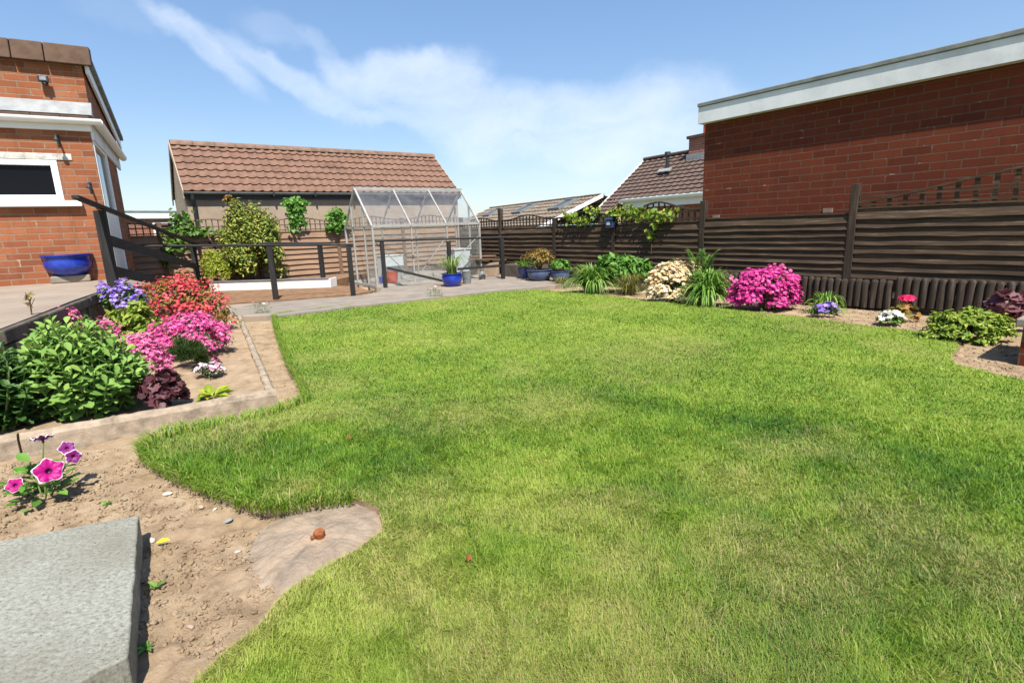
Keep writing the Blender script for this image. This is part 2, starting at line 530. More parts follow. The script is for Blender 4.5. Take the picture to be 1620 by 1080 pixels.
M['f_rim'] = LM('petunia rim', (.80, .74, .80), (.84, .82, .84), trans=.2)
M['f_throat'] = LM('petunia throat', (.10, .002, .05), (.14, .004, .08), trans=.1)
M['f_plum'] = LM('petunia plum', (.16, .012, .125), (.25, .03, .19), trans=.2)

# ------------------------------------------------------------------ leaf templates (triangles)
LEAF = (np.array([(0, 0, 0), (-.5, .45, .10), (0, .5, 0), (.5, .45, .10), (-.3, .8, .04), (.3, .8, .04), (0, 1, -.10)]),
        np.array([(0, 2, 1), (0, 3, 2), (1, 2, 4), (2, 3, 5), (2, 5, 6), (4, 2, 6)]))
SMALL = (np.array([(0, 0, 0), (-.5, .5, .06), (.5, .5, .06), (0, 1, 0)]), np.array([(0, 2, 1), (1, 2, 3)]))


def lobed(n=7):
    v = [(0, 0.15, 0)]
    for i in range(2 * n + 1):
        a = -PI * .88 + 2 * PI * .88 * i / (2 * n)
        r = .55 if i % 2 else .42
        v.append((r * math.sin(a), .45 + r * math.cos(a), .05 * (i % 2) + .12 * abs(math.sin(a))))
    return np.array(v), np.array([(0, i + 2, i + 1) for i in range(2 * n)])


LOBED = lobed()


def flower_t(n=5, cup=.15, w=.55):
    v, f = [(0, 0, 0)], []
    for i in range(n):
        a = 2 * PI * i / n
        for da, r, z in ((-w * PI / n * 1.5, .72, cup), (0, 1, cup * .8), (w * PI / n * 1.5, .72, cup)):
            v.append((.5 * r * math.sin(a + da), .5 * r * math.cos(a + da), z))
        k = 1 + i * 3
        f += [(0, k + 1, k), (0, k + 2, k + 1)]
    return np.array(v), np.array(f)


FLOWER = flower_t()


def strap_t(seg=6, droop=1.0, th0=.18):
    """arching blade: angle from the vertical grows along its length"""
    v, f = [], []
    y = z = 0.0
    pts = []
    for i in range(seg + 1):
        t = i / seg
        pts.append((y, z))
        th = th0 + droop * 1.9 * t ** 1.25
        y += math.sin(th) / seg; z += math.cos(th) / seg
    my, mz = max(p[0] for p in pts) + 1e-6, max(p[1] for p in pts)
    for i, (y, z) in enumerate(pts):
        t = i / seg
        w = .5 * (1 - t ** 2.2) + .02
        v += [(-w, y / my, z / mz), (w, y / my, z / mz)]
        if i:
            k = 2 * i
            f += [(k - 2, k - 1, k + 1), (k - 2, k + 1, k)]
    return np.array(v), np.array(f)


def rand_dirs(n, up=.3):
    d = RNG.normal(size=(n, 3)); d = nrm(d)
    d[:, 2] = np.where(d[:, 2] < -.2, -d[:, 2] * .6, d[:, 2]) + up
    return nrm(d)


def at_px(px0, px1, pyb, pyt, z=0.0, dfac=.8):
    pc = (px0 + px1) / 2
    f = G(pc, pyb, z)
    w = (px1 - px0) / FPX * depth(f)
    d = Vector((f.x, f.y, 0)).normalized()
    c = f + d * (w * dfac / 2)
    return c, w, zat(c, pyt) - z


def lump_cloud(w, d, h, nl, n, fill=.25, flat=1.0, lr=(.30, .45), up=.35, low=.0):
    """points and outward directions spread over a mound of overlapping lumps reaching the ground"""
    cs, rs = [], []
    for i in range(nl):
        a = i * 2.39996 + random.uniform(-.3, .3)
        q = random.uniform(*lr)
        sphi = (i + .5) / nl
        sphi = min(1, max(0, sphi + random.uniform(-.06, .06)))
        cphi = math.sqrt(max(0, 1 - sphi ** 2.4)) ** .75; sphi = sphi ** .85
        k = random.uniform(.86, 1.06)
        cs.append((math.cos(a) * cphi * (w / 2) * (1 - q) * k, math.sin(a) * cphi * (d / 2) * (1 - q) * k, h * (low + (1 - low) * (q * .34 + sphi * (1 - q * 1.05))) * k))
        rs.append((w / 2 * q, d / 2 * q, h * q * .8))
    cs, rs = np.array(cs), np.array(rs)
    k = RNG.integers(0, nl, n)
    dr = rand_dirs(n, up * .3)
    rad = np.where(RNG.random(n) < fill, RNG.uniform(.2, .9, n), RNG.uniform(.85, 1.12, n))
    p = cs[k] + rs[k] * dr * rad[:, None] + RNG.normal(size=(n, 3)) * min(w, d, h) * .035
    p[:, 2] = np.where(p[:, 2] < .012, .012 + RNG.random(n) * h * .12, p[:, 2])
    out = nrm(dr / (rs[k] / rs.max()) * .7 + nrm(p * np.array([1 / w, 1 / d, .6 / h])))
    return p, nrm(out + np.array([0, 0, up]))


def leaves(name, tmpl, p, out, ln, wd, mat, parent, jit=.6, droop=.5, var=.35, bias=None, floor=.002):
    n = len(p)
    side = nrm(RNG.normal(size=(n, 3)))
    Y = nrm(np.cross(out, side) + out * .35 + RNG.normal(size=(n, 3)) * .25 - np.array([0, 0, droop * .3]))
    N = nrm(out + RNG.normal(size=(n, 3)) * jit * .5)
    s = (1 + RNG.uniform(-var, var, n))[:, None] * np.array([[wd, ln, ln]])
    V, T = inst(tmpl[0], tmpl[1], p - Y * (ln * .4), Y, N, s)
    rn = RNG.random(n) if bias is None else np.clip(bias + RNG.normal(size=n) * .22, 0, 1)
    V[:, 2] = np.maximum(V[:, 2], floor)
    return np_mesh(name, V, T, mat, parent, {'rnd': np.repeat(rn, len(tmpl[0]))})


def blossoms(p, out, size, mat, parent, tmpl=FLOWER, name='blossom', var=.25, stuff=True):
    n = len(p)
    Y = nrm(np.cross(out, nrm(RNG.normal(size=(n, 3)))))
    N = nrm(out + RNG.normal(size=(n, 3)) * .25)
    s = (size * (1 + RNG.uniform(-var, var, n)))[:, None] * np.ones((1, 3))
    V, T = inst(tmpl[0], tmpl[1], p, Y, N, s)
    o = np_mesh(name, V, T, mat, parent, {'rnd': np.repeat(RNG.random(n), len(tmpl[0]))})
    if stuff: o['kind'] = 'stuff'
    return o


def twigs(parent, w, d, h, n, r, mat, name='stem'):
    mb = MB()
    for i in range(n):
        a = 2 * PI * i / n + random.random()
        q = random.uniform(.35, .8)
        e = Vector((math.cos(a) * w / 2 * q, math.sin(a) * d / 2 * q, h * random.uniform(.5, .8)))
        m = Vector((e.x * .35, e.y * .35, e.z * .55))
        mb.path([Vector((e.x * .08, e.y * .08, -.03)), m, e], [r, r * .75, r * .35], 6)
    return mb.build(name, mat, parent, smooth=True)


def bush(name, label, cat, px, leaf, nleaf, lmat, z=0.0, dfac=.8, tmpl=LEAF, lumps=9, flat=.9, lr=(.3, .45), fl=None, fill=.3, group=None,
         stem=None, up=.35, droop=.5, low=0.0, hscale=1.0):
    lumps = max(lumps, 14)
    c, w, h = at_px(*px, z, dfac)
    h *= hscale
    d = w * dfac
    t = thing(name, label, cat, (c.x, c.y, z), 0, group)
    p, o = lump_cloud(w * .92, d * .92, h * .96, lumps, nleaf, fill, flat, lr, up, low)
    t['_w'], t['_h'] = w, h
    leaves('foliage', tmpl, p, o, leaf[0], leaf[1], lmat, t, droop=droop)
    if fl:
        fmat, nf, fs, cover = fl[:4]
        st = random.getstate(); rs = RNG.bit_generator.state
        p2, o2 = lump_cloud(w * .95, d * .95, h, lumps, int(nf), .05, flat, lr, up + .3, low)
        k = p2[:, 2] > h * cover
        if len(fl) > 4: k &= fl[4](p2, w, d, h)
        blossoms(p2[k], o2[k], fs, fmat, t)
    if stem: twigs(t, w * .8, d * .8, h, stem[0], stem[1], M['stem'] if len(stem) < 3 else stem[2])
    del t['_w'], t['_h']
    return t


def strap_plant(name, label, cat, px, n, wid, mat, z=0.0, droop=1.0, spread=.5, group=None, fl=None, dfac=.9, lenf=1.0):
    c, w, h = at_px(*px, z, dfac)
    t = thing(name, label, cat, (c.x, c.y, z), 0, group)
    VV, TT, RR, off = [], [], [], 0
    for th0, dr, part, lo_, hi_, rc in ((.05, droop * .7, .3, .7, 1.05, .22), (.35, droop, .4, .55, .95, .42), (.75, droop, .3, .3, .62, .58)):
        k = int(n * part)
        a = RNG.uniform(0, 2 * PI, k); rr = np.sqrt(RNG.random(k)) * w * .12
        p = np.stack([np.cos(a) * rr, np.sin(a) * rr, np.zeros(k)], 1)
        aa = a + RNG.normal(size=k) * .5
        out = np.stack([np.cos(aa), np.sin(aa), np.zeros(k)], 1)
        tm = strap_t(7, dr, th0)
        sc = np.stack([np.full(k, wid) * RNG.uniform(.7, 1.2, k), w * rc * RNG.uniform(.5, 1.1, k), h * lenf * RNG.uniform(lo_, hi_, k)], 1)
        V, T = inst(tm[0], tm[1], p, out, np.tile([[0, 0, 1.0]], (k, 1)), sc)
        VV.append(V); TT.append(T + off); off += len(V); RR.append(np.repeat(RNG.random(k), len(tm[0])))
    V = np.concatenate(VV); V[:, 2] = np.maximum(V[:, 2], .004)
    np_mesh('foliage', V, np.concatenate(TT), mat, t, {'rnd': np.concatenate(RR)})
    if fl: fl(t, w, h)
    return t


# ================================================================== SETTING
SOIL_Z = -0.05
g = MB(); g.add([(-900, -900, -.22), (900, -900, -.22), (900, 900, -.22), (-900, 900, -.22)], [(0, 1, 2, 3)])
tag(g.build('ground', M['ground']), kind='structure')
hm = MB()
_hp = []
for i in range(61):
    a = R(-70 + 140 * i / 60)
    _hp.append((700 * math.sin(a), 700 * math.cos(a), 6 + 9 * math.sin(i * .37) ** 2 + 5 * math.sin(i * .9 + 1)))
for i in range(60):
    a, b = _hp[i], _hp[i + 1]
    hm.add([(a[0], a[1], -2), (b[0], b[1], -2), (b[0] * 1.05, b[1] * 1.05, b[2]), (a[0] * 1.05, a[1] * 1.05, a[2]), (b[0] * 1.3, b[1] * 1.3, -2), (a[0] * 1.3, a[1] * 1.3, -2)],
           [(0, 1, 2, 3), (3, 2, 4, 5)])
tag(hm.build('hills', M['hill'], smooth=True), kind='structure')

# soil of the garden: a fine displaced sheet
nx, ny = 420, 560
xs = np.linspace(-8.6, 6.6, nx)
ys = 0.15 + (np.linspace(0, 1, ny) ** 1.7) * 15.6
# denser columns close to the near bed
xs = np.concatenate([np.linspace(-9.5, -2.8, 90), np.linspace(-2.78, .35, 330), np.linspace(.4, 7.5, 130)])
nx = len(xs)
Xg, Yg = np.meshgrid(xs, ys)
near = np.clip((5.5 - Yg) / 3, 0.45, 1)
Zg = SOIL_Z + (fbm(Xg * 2.2, Yg * 2.2, 3, 3) - .5) * .035 + (fbm(Xg * 16, Yg * 16, 3, 9) - .5) * .032 * near + (fbm(Xg * 45, Yg * 45, 2, 5) - .5) * .014 * near
V = np.stack([Xg, Yg, Zg], -1).reshape(-1, 3)
ii = (np.arange(ny - 1)[:, None] * nx + np.arange(nx - 1)[None]).ravel()
T = np.stack([ii, ii + 1, ii + nx + 1, ii + nx], 1)
tag(np_mesh('soil', V, T, M['soil'], None, smooth=True), kind='structure')


def soil_z(x, y):
    x, y = np.asarray(x, float), np.asarray(y, float)
    n = np.clip((5.5 - y) / 3, .45, 1)
    return SOIL_Z + (fbm(x * 2.2, y * 2.2, 3, 3) - .5) * .035 + (fbm(x * 16, y * 16, 3, 9) - .5) * .032 * n


# lawn outline, traced on the ground
lawn_px = [(300, 1082), (360, 1025), (412, 985), (447, 938), (510, 897), (566, 866), (606, 836), (600, 800), (560, 786), (500, 794), (440, 802), (400, 797),
           (345, 778), (290, 757), (243, 730), (231, 710), (247, 694), (300, 682), (375, 665), (440, 652), (487, 634), (488, 620), (468, 588), (450, 550),
           (438, 515), (436, 501), (470, 495), (560, 484), (640, 476), (720, 467), (790, 459), (838, 456), (880, 460), (950, 466), (1050, 477), (1150, 488),
           (1270, 500), (1380, 515), (1450, 523), (1500, 534), (1520, 545), (1505, 562), (1512, 575), (1545, 583), (1620, 600)]
lawn = [G(x, y, 0) for x, y in lawn_px]
lawn = [(p.x, p.y) for p in lawn] + [(4.6, 2.9), (4.6, -1.2), (-.35, -1.2), (-.55, .6)]
LAWN = lawn
lw = MB(); lw.prism(lawn, -.13, -.005)
M['turf'] = None
_m = Mat('turf thatch')
_c = _m.ramp(_m.noise(60, 6, .7), [(.3, (.11, .16, .022)), (.55, (.19, .25, .042)), (.75, (.27, .27, .08))])
_m.base(_c); _m.rough(.95, .1); _m.bump(_m.noise(150, 4, .7), .8, .01)
M['turf'] = _m.m
_turf = lw.build('lawn', [M['turf'], M['soil']])
for p in _turf.data.polygons:
    p.material_index = 0 if abs(p.normal.z) > .5 else 1
tag(_turf, kind='structure')

# grass blades
lp = np.array(lawn)


def grass(n, dmin, dmax):
    d = dmin * (dmax / dmin) ** RNG.random(n) if dmin > 0 else dmax * RNG.random(n)
    th = RNG.uniform(R(-52), R(52), n)
    p = np.stack([d * np.sin(th), d * np.cos(th)], 1)
    return p[inside(p, LAWN)]


P2 = np.concatenate([grass(720000, .75, 14.0), grass(260000, .9, 3.4)])
n = len(P2)
dist = np.hypot(P2[:, 0], P2[:, 1])
patch = fbm(P2[:, 0] * .75, P2[:, 1] * .75, 4, 21)
fine = fbm(P2[:, 0] * 3.5, P2[:, 1] * 3.5, 3, 31)
dark = np.clip((fbm(P2[:, 0] * 1.5 + 9, P2[:, 1] * 1.5, 4, 77) - .52) * 5, 0, 1)
dry = np.clip((fbm(P2[:, 0] * 1.25 + 40, P2[:, 1] * 1.25, 5, 55) - .54) * 5.5, 0, 1)
for (x, y, r) in [(668, 792, .22), (640, 850, .18), (610, 885, .22), (580, 815, .2), (730, 655, .3), (985, 888, .2), (860, 640, .35), (1420, 830, .3), (1560, 900, .3), (520, 610, .3), (470, 775, .12),
                  (880, 640, .3), (1010, 560, .5), (640, 930, .2), (1180, 760, .25), (1330, 880, .25)]:
    c = G(x, y, 0)
    dry = np.maximum(dry, .95 * np.exp(-((P2[:, 0] - c.x) ** 2 + (P2[:, 1] - c.y) ** 2) / (r * r) * (.6 + fine)))
for (x, y, r) in [(680, 690, .25), (560, 510, .6), (850, 615, .3), (1100, 860, .35), (1450, 880, .3), (700, 830, .18), (1480, 740, .5), (340, 720, .3), (740, 880, .16), (1000, 790, .3), (640, 720, .25)]:
    c = G(x, y, 0)
    dark = np.maximum(dark, .9 * np.exp(-((P2[:, 0] - c.x) ** 2 + (P2[:, 1] - c.y) ** 2) / (r * r) * (.6 + fine)))
for i in range(0, 9):
    a_, b_ = np.array(LAWN[i]), np.array(LAWN[i + 1]); e_ = b_ - a_
    tt_ = np.clip(((P2 - a_) @ e_) / (e_ @ e_), 0, 1); dd_ = np.linalg.norm(P2 - (a_ + tt_[:, None] * e_), axis=1)
    dry = np.maximum(dry, np.clip(1 - dd_ / (.05 + .16 * fine), 0, .9))
hgt = (.014 + .022 * RNG.random(n)) * (.8 + .2 * dark - .3 * dry) * np.where(RNG.random(n) < .04, 1.9, 1) * np.clip(1.12 - dist * .02, .8, 1.1)
# blades hang over and grow longer along the left tongue of the lawn
tipc = G(300, 740, 0)
tongue = np.exp(-((P2[:, 0] - tipc.x) ** 2 + (P2[:, 1] - tipc.y) ** 2) / .35)
hgt *= 1 + .8 * tongue
wid = np.clip(.0016 * dist ** .8, .0014, .011) * RNG.uniform(.7, 1.3, n)
BL = (np.array([(-.5, 0, 0), (.5, 0, 0), (-.42, .16, .5), (.42, .16, .5), (0, .62, 1)]), np.array([(0, 1, 3), (0, 3, 2), (2, 3, 4)]))
az = RNG.uniform(0, 2 * PI, n) * .8 + fbm(P2[:, 0] * 1.6, P2[:, 1] * 1.6, 3, 88) * 8 + fbm(P2[:, 0] * 9, P2[:, 1] * 9, 2, 19) * 9
out = np.stack([np.cos(az), np.sin(az), np.zeros(n)], 1)
lean = RNG.uniform(.45, 1.9, n)
sc = np.stack([wid, hgt * lean, hgt * np.sqrt(np.clip(1.15 - lean * .46, .22, 1))], 1)
pos = np.concatenate([P2, np.full((n, 1), -.006)], 1)
V, T = inst(BL[0], BL[1], pos, out, np.tile([[0, 0, 1.0]], (n, 1)), sc)
straw = RNG.random(n) < (.03 + .22 * dry)
clump = fbm(P2[:, 0] * 13, P2[:, 1] * 13, 2, 61)
hgt = hgt * (.72 + .56 * clump)
tone = np.clip(.54 + (clump - .5) * .55 + (patch - .5) * 1.7 + (fine - .5) * .5 - dark * .22 + RNG.normal(size=n) * .17, 0, 1)
_m = Mat('grass blade')
_g = _m.ramp(_m.attr('rnd'), [(0, (.060, .160, .015)), (.35, (.145, .275, .022)), (.65, (.24, .36, .036)), (1, (.37, .445, .08))])
_g = _m.mix(_m.attr('dry'), _g, (.43, .36, .15, 1))
_m.base(_g); _m.rough(.55, .3)
_t = _m.n('ShaderNodeBsdfTranslucent'); _m.l(_g, _t.inputs[0])
_x = _m.n('ShaderNodeMixShader'); _x.inputs[0].default_value = .4
_m.l(_m.b.outputs[0], _x.inputs[1]); _m.l(_t.outputs[0], _x.inputs[2]); _m.l(_x.outputs[0], _m.out.inputs[0])
M['grass'] = _m.m
dryv = np.clip(straw * RNG.uniform(.4, .9, n) + dry * RNG.uniform(.1, .6, n), 0, 1)
go = np_mesh('grass', V, T, M['grass'], None, {'rnd': np.repeat(tone, 5), 'dry': np.repeat(dryv, 5)})
tag(go, 'patchy mown green and straw coloured grass over the whole lawn', 'grass', kind='stuff')

# overhanging edge tufts: longer blades along the lawn rim on the left
ep = []
for i in range(8, 27):
    a, b = Vector((*lawn[i], 0)), Vector((*lawn[i + 1], 0))
    L = (b - a).length
    for k in range(int(L * 900)):
        q = a.lerp(b, random.random())
        nn = Vector((-(b - a).y, (b - a).x, 0)).normalized()
        ep.append((q.x - nn.x * random.uniform(-.05, .03), q.y - nn.y * random.uniform(-.05, .03), nn.x, nn.y))
ep = np.array(ep); n = len(ep)
sgn = 1.0
out = np.stack([ep[:, 2], ep[:, 3], np.zeros(n)], 1)
if inside(ep[:1, :2] + out[:1, :2] * .2, LAWN)[0]: out = -out
out = nrm(out + RNG.normal(size=(n, 3)) * np.array([.7, .7, 0]))
L = RNG.uniform(.03, .075, n) * (.6 + .7 * fbm(ep[:, 0] * 3, ep[:, 1] * 3, 2, 4))
tm = strap_t(4, 1.25)
sc = np.stack([RNG.uniform(.003, .0055, n), L * .75, L * .9], 1)
V, T = inst(tm[0], tm[1], np.concatenate([ep[:, :2], np.full((n, 1), -.01)], 1), out, np.tile([[0, 0, 1.0]], (n, 1)), sc)
eo = np_mesh('grass', V, T, M['grass'], None, {'rnd': np.repeat(np.clip(RNG.normal(size=n) * .22 + .5, 0, 1), len(tm[0])), 'dry': np.repeat((RNG.random(n) < .12) * .8, len(tm[0]))})
tag(eo, 'longer grass tufts hanging over the cut lawn edge beside the soil', 'grass', kind='stuff')

# clods and crumbs of soil
def rock_t(seed):
    bm = bmesh.new(); bmesh.ops.create_icosphere(bm, subdivisions=2, radius=.5)
    rr = random.Random(seed)
    v = np.array([x.co[:] for x in bm.verts])
    f = np.array([[q.index for q in x.verts] for x in bm.faces]); bm.free()
    for k in range(6):
        d = nrm(np.array([[rr.gauss(0, 1) for _ in range(3)]]))[0]
        s = v @ d; lim = rr.uniform(.22, .4)
        v = v - np.outer(np.maximum(s - lim, 0), d)
    v *= np.array([1, .8, .6])
    return v, f


bed_px = [(0, 735), (250, 700), (250, 740), (345, 790), (440, 812), (560, 800), (595, 830), (500, 890), (430, 940), (300, 1085), (-60, 1085), (-80, 760)]
strip_px = [(388, 503), (436, 503), (450, 555), (485, 632), (440, 650), (400, 560)]
VV, TT, off = [], [], 0
for poly, cnt, s0, s1 in ((bed_px, 15000, .003, .024), (strip_px, 5000, .004, .022),
    ([(1505, 562), (1545, 585), (1620, 602), (1720, 605), (1720, 540), (1600, 540), (1522, 546)], 2500, .006, .03),
    ([(1150, 490), (1270, 502), (1380, 517), (1500, 536), (1600, 520), (1450, 492), (1330, 486), (1200, 480)], 4000, .008, .034)):
    pw = [G(x, y, SOIL_Z) for x, y in poly]; pw = [(p.x, p.y) for p in pw]
    a = np.array(pw); lo, hi = a.min(0), a.max(0)
    q = RNG.uniform(lo, hi, (cnt * 3, 2)); q = q[inside(q, pw)][:cnt]
    dens = fbm(q[:, 0] * 5, q[:, 1] * 5, 3, 14); q = q[dens > .42]
    n = len(q)
    size = s0 + (s1 - s0) * RNG.random(n) ** 5.5
    for sd in range(3):
        k = np.arange(n) % 3 == sd
        tv, tf = rock_t(sd)
        m_ = k.sum()
        N = nrm(RNG.normal(size=(m_, 3)) * .5 + np.array([0, 0, 1.0])); Y = nrm(RNG.normal(size=(m_, 3)) * np.array([1, 1, .2]))
        pz = soil_z(q[k][:, 0], q[k][:, 1]) + size[k] * .12
        V, T = inst(tv, tf, np.concatenate([q[k], pz[:, None]], 1), Y, N, size[k][:, None] * RNG.uniform(.8, 1.5, (m_, 3)))
        VV.append(V); TT.append(T + off); off += len(V)
tag(np_mesh('soil_clods', np.concatenate(VV), np.concatenate(TT), M['soil'], None), 'loose crumbs and clods scattered over the dry brown soil', 'soil', kind='stuff')

# stones lying on the bed: countable, each its own thing
for i, (x, y, wpx, col, lab) in enumerate([(265, 782, 17, (.55, .47, .38), 'pale cream flat stone on the soil left of the lawn tongue'),
                                           (360, 822, 20, (.27, .27, .26), 'blue grey flat stone on the soil above the rusty pipe patch'),
                                           (340, 806, 10, (.58, .52, .46), 'small white stone under the overhanging lawn edge'),
                                           (318, 802, 14, (.42, .31, .23), 'brown rounded stone beside a small white stone under the lawn edge'),
                                           (225, 904, 17, (.27, .20, .17), 'round pinkish brown pebble against the side of the grey slab'),
                                           (240, 854, 18, (.50, .44, .38), 'pale stone beside a yellow petal near the slab corner'),
                                           (376, 866, 14, (.40, .37, .31), 'grey green pebble left of the rusty pipe patch'),
                                           (300, 987, 17, (.38, .28, .21), 'tan angular stone on the soil low in the middle of the bed'),
                                           (243, 980, 14, (.34, .26, .20), 'brown stone on the soil right of the slab side')]):
    p = G(x, y, SOIL_Z + .01)
    w = wpx / FPX * depth(p)
    tv, tf = rock_t(40 + i)
    mm = simple('stone %d' % i, tuple(c * .8 for c in col), col, 40, .9, .4, 150)
    o = np_mesh('stone', tv * np.array([w, w * .8, w * .7]), tf, mm, None, smooth=True)
    o.location = (p.x, p.y, float(soil_z(p.x, p.y)) + w * .12); o.rotation_euler = (0, 0, random.uniform(0, 3))
    sm = o.modifiers.new('s', 'SUBSURF'); sm.levels = sm.render_levels = 1
    tag(o, lab, 'stone', 'loose stones lying on the near soil')
# yellow petal
p = G(255, 861, SOIL_Z + .012)
V, T = inst(LEAF[0], LEAF[1], np.array([(0, 0, .006)]), np.array([(1, .25, .15)]), np.array([(0, -.2, 1.0)]), np.array([(.026, .05, .05)]))
o = np_mesh('fallen_petal', V, T, M['yellow'], None); o.location = (p.x - .02, p.y, float(soil_z(p.x, p.y)) + .012)
tag(o, 'bright yellow fallen petal on the soil by the slab corner', 'petal')

for px, py, lab in ((548, 692, 'small curled rust brown leaf on the lawn tongue above the cement patch'), (740, 888, 'small curled orange brown leaf on the near lawn in the lower middle'), (968, 546, 'tiny brown leaf on the far middle of the lawn')):
    p = G(px, py, .022)
    V, T = inst(LEAF[0], LEAF[1], np.array([(0, 0, 0.0)]), np.array([(1, .4, .25)]), np.array([(.1, -.5, 1.0)]), np.array([(.022, .036, .06)]))
    o = np_mesh('fallen_leaf', V, T, M['rust'], None); o.location = p; o.rotation_euler = (0, 0, px * .01)
    tag(o, lab, 'leaf')

# ------------------------------------------------------------------ patio, ramp, path
ZP = .59
pe = [G(168, 457, ZP), G(110, 477, ZP), G(52, 500, ZP), G(-8, 523, ZP)]
pe_dir = (pe[3] - pe[0]).normalized()
pe.append(pe[3] + Vector((-1.4, .1, 0)))
_hc = G(187, 441, ZP)
HF = Frame(_hc, R(31))
patio_pts = [pe[0]] + pe[1:] + [pe[4] + Vector((-7, 0, 0)), HF.w(-8, .3), HF.w(0, .3), HF.w(.02, 2.6), G(216, 436, ZP)]
pm = MB(); pm.prism([(p.x, p.y) for p in patio_pts], ZP - .10, ZP)
tag(pm.build('patio', M['patio'], None), kind='structure')
# retaining wall under the patio edge
rw = thing('retaining_wall', 'stained dark retaining wall holding up the patio edge behind the leafy raised bed', 'wall', (pe[0].x, pe[0].y, -.15))
inn = Vector((pe_dir.y, -pe_dir.x, 0))
if inn.x > 0: inn = -inn
mb = MB()
cop = MB()
for (A_, B_, dr_) in ((pe[0], pe[3], pe_dir), (pe[3], pe[4], (pe[4] - pe[3]).normalized())):
    nb = Vector((dr_.y, -dr_.x, 0))
    if nb.dot(Vector((1, -.4, 0))) > 0: nb = -nb
    b_0 = A_ - Vector((pe[0].x, pe[0].y, A_.z))
    L = (B_ - A_).length
    for i in range(24):
        a0 = b_0 + dr_ * (L * i / 24) - nb * (.003 + .03 * random.random()); a1 = b_0 + dr_ * (L * (i + 1) / 24) - nb * (.003 + .03 * random.random())
        c0, c1 = b_0 + dr_ * (L * i / 24) + nb * .2, b_0 + dr_ * (L * (i + 1) / 24) + nb * .2
        zt = ZP - .102 + .15
        mb.hexa([(a0.x, a0.y, 0), (a1.x, a1.y, 0), (c1.x, c1.y, 0), (c0.x, c0.y, 0)], [(a0.x, a0.y, zt), (a1.x, a1.y, zt), (c1.x, c1.y, zt), (c0.x, c0.y, zt)])
    m_ = max(3, int(L / .38))
    for i in range(m_):
        a0, a1 = b_0 + dr_ * (L * i / m_ + .004), b_0 + dr_ * (L * (i + 1) / m_ - .004)
        q = -nb * (.03 + .02 * random.random()); k = -nb * .003
        zt = ZP + .15; u0 = random.uniform(-.012, .004)
        cop.hexa([((a0 + q).x, (a0 + q).y, zt - .095), ((a1 + q).x, (a1 + q).y, zt - .095), ((a1 + k).x, (a1 + k).y, zt - .095), ((a0 + k).x, (a0 + k).y, zt - .095)],
                 [((a0 + q).x, (a0 + q).y, zt + u0), ((a1 + q).x, (a1 + q).y, zt + u0), ((a1 + k).x, (a1 + k).y, zt - .002), ((a0 + k).x, (a0 + k).y, zt - .002)])
mb.build('masonry', M['wall_dark'], rw)
cop.build('coping', M['wall_dark'], rw, bevel=.01)

# ramp from the patio down to the path
rp = [G(181, 455, ZP), G(216, 436, ZP), G(352, 462, .06), G(338, 478, .06)]
mb = MB()
mb.hexa([(p.x, p.y, -.12) for p in rp], [(rp[0].x, rp[0].y, ZP - .004), (rp[1].x, rp[1].y, ZP - .004), (rp[2].x, rp[2].y, .03), (rp[3].x, rp[3].y, .03)])
tag(mb.build('ramp', M['patio'], None), kind='structure')

# path along the far side of the lawn
path_px = [(380, 500), (440, 498), (500, 491), (560, 483), (640, 475), (720, 466), (790, 458), (840, 455), (905, 447), (870, 436), (800, 432), (745, 428), (660, 428), (606, 452), (600, 462), (560, 468), (500, 472), (440, 477), (375, 481), (330, 486)]
pp = [G(x, y, .035) for x, y in path_px]
mb = MB(); mb.prism([(p.x, p.y) for p in pp], -.12, .035)
tag(mb.build('path', M['path'], None, bevel=.008), kind='structure')
# soil plot between the path and the white planter
sp = [G(x, y, .05) for x, y in [(352, 480), (440, 475), (500, 470), (560, 465), (590, 461), (560, 452), (522, 452), (335, 459), (318, 470)]]
NS = 26
mb = MB(); mb.prism([(p.x, p.y) for p in sp], -.1, .05)
so = mb.build('soil_plot', M['soil_dark'], None); tag(so, kind='structure')
# bed behind the white planter (raised)
PL, PR = G(333, 462, .03), G(521, 456, .03)
pld = (PR - PL).normalized(); pln = Vector((-pld.y, pld.x, 0))
mb = MB(); q = [PL + pln * .04, PR + pln * .04, PR + pln * 2.1 + pld * .2, PL + pln * .6 - pld * .2]
mb.prism([(p.x, p.y) for p in q], -.1, .17)
tag(mb.build('planter_soil', M['soil_dark'], None), kind='structure')
t = thing('planter_edge', 'long low white painted board edging the shrub bed behind the black rails', 'planter', PL, math.atan2(pld.y, pld.x))
zt = zat(PL, 447) - .03
LW = (PR - PL).length
MB().box(0, LW, 0, .035, -.03, zt).build('board', M['white_paint'], t, bevel=.004)
MB().box(-.01, LW + .01, -.02, .06, zt + .002, zt + .022).build('capping', M['metal_grey'], t, bevel=.003)
MB().box(LW + .002, LW + .037, .0, .35, -.03, zt).build('end_board', M['white_paint'], t, bevel=.004)

# ------------------------------------------------------------------ raised bed
KZ = .085
kc = G(437, 617, KZ)              # outer top corner of the edging
kl = G(27, 688, KZ)
kb = G(383, 498, KZ)
kll = kl + (kl - kc).normalized() * .62


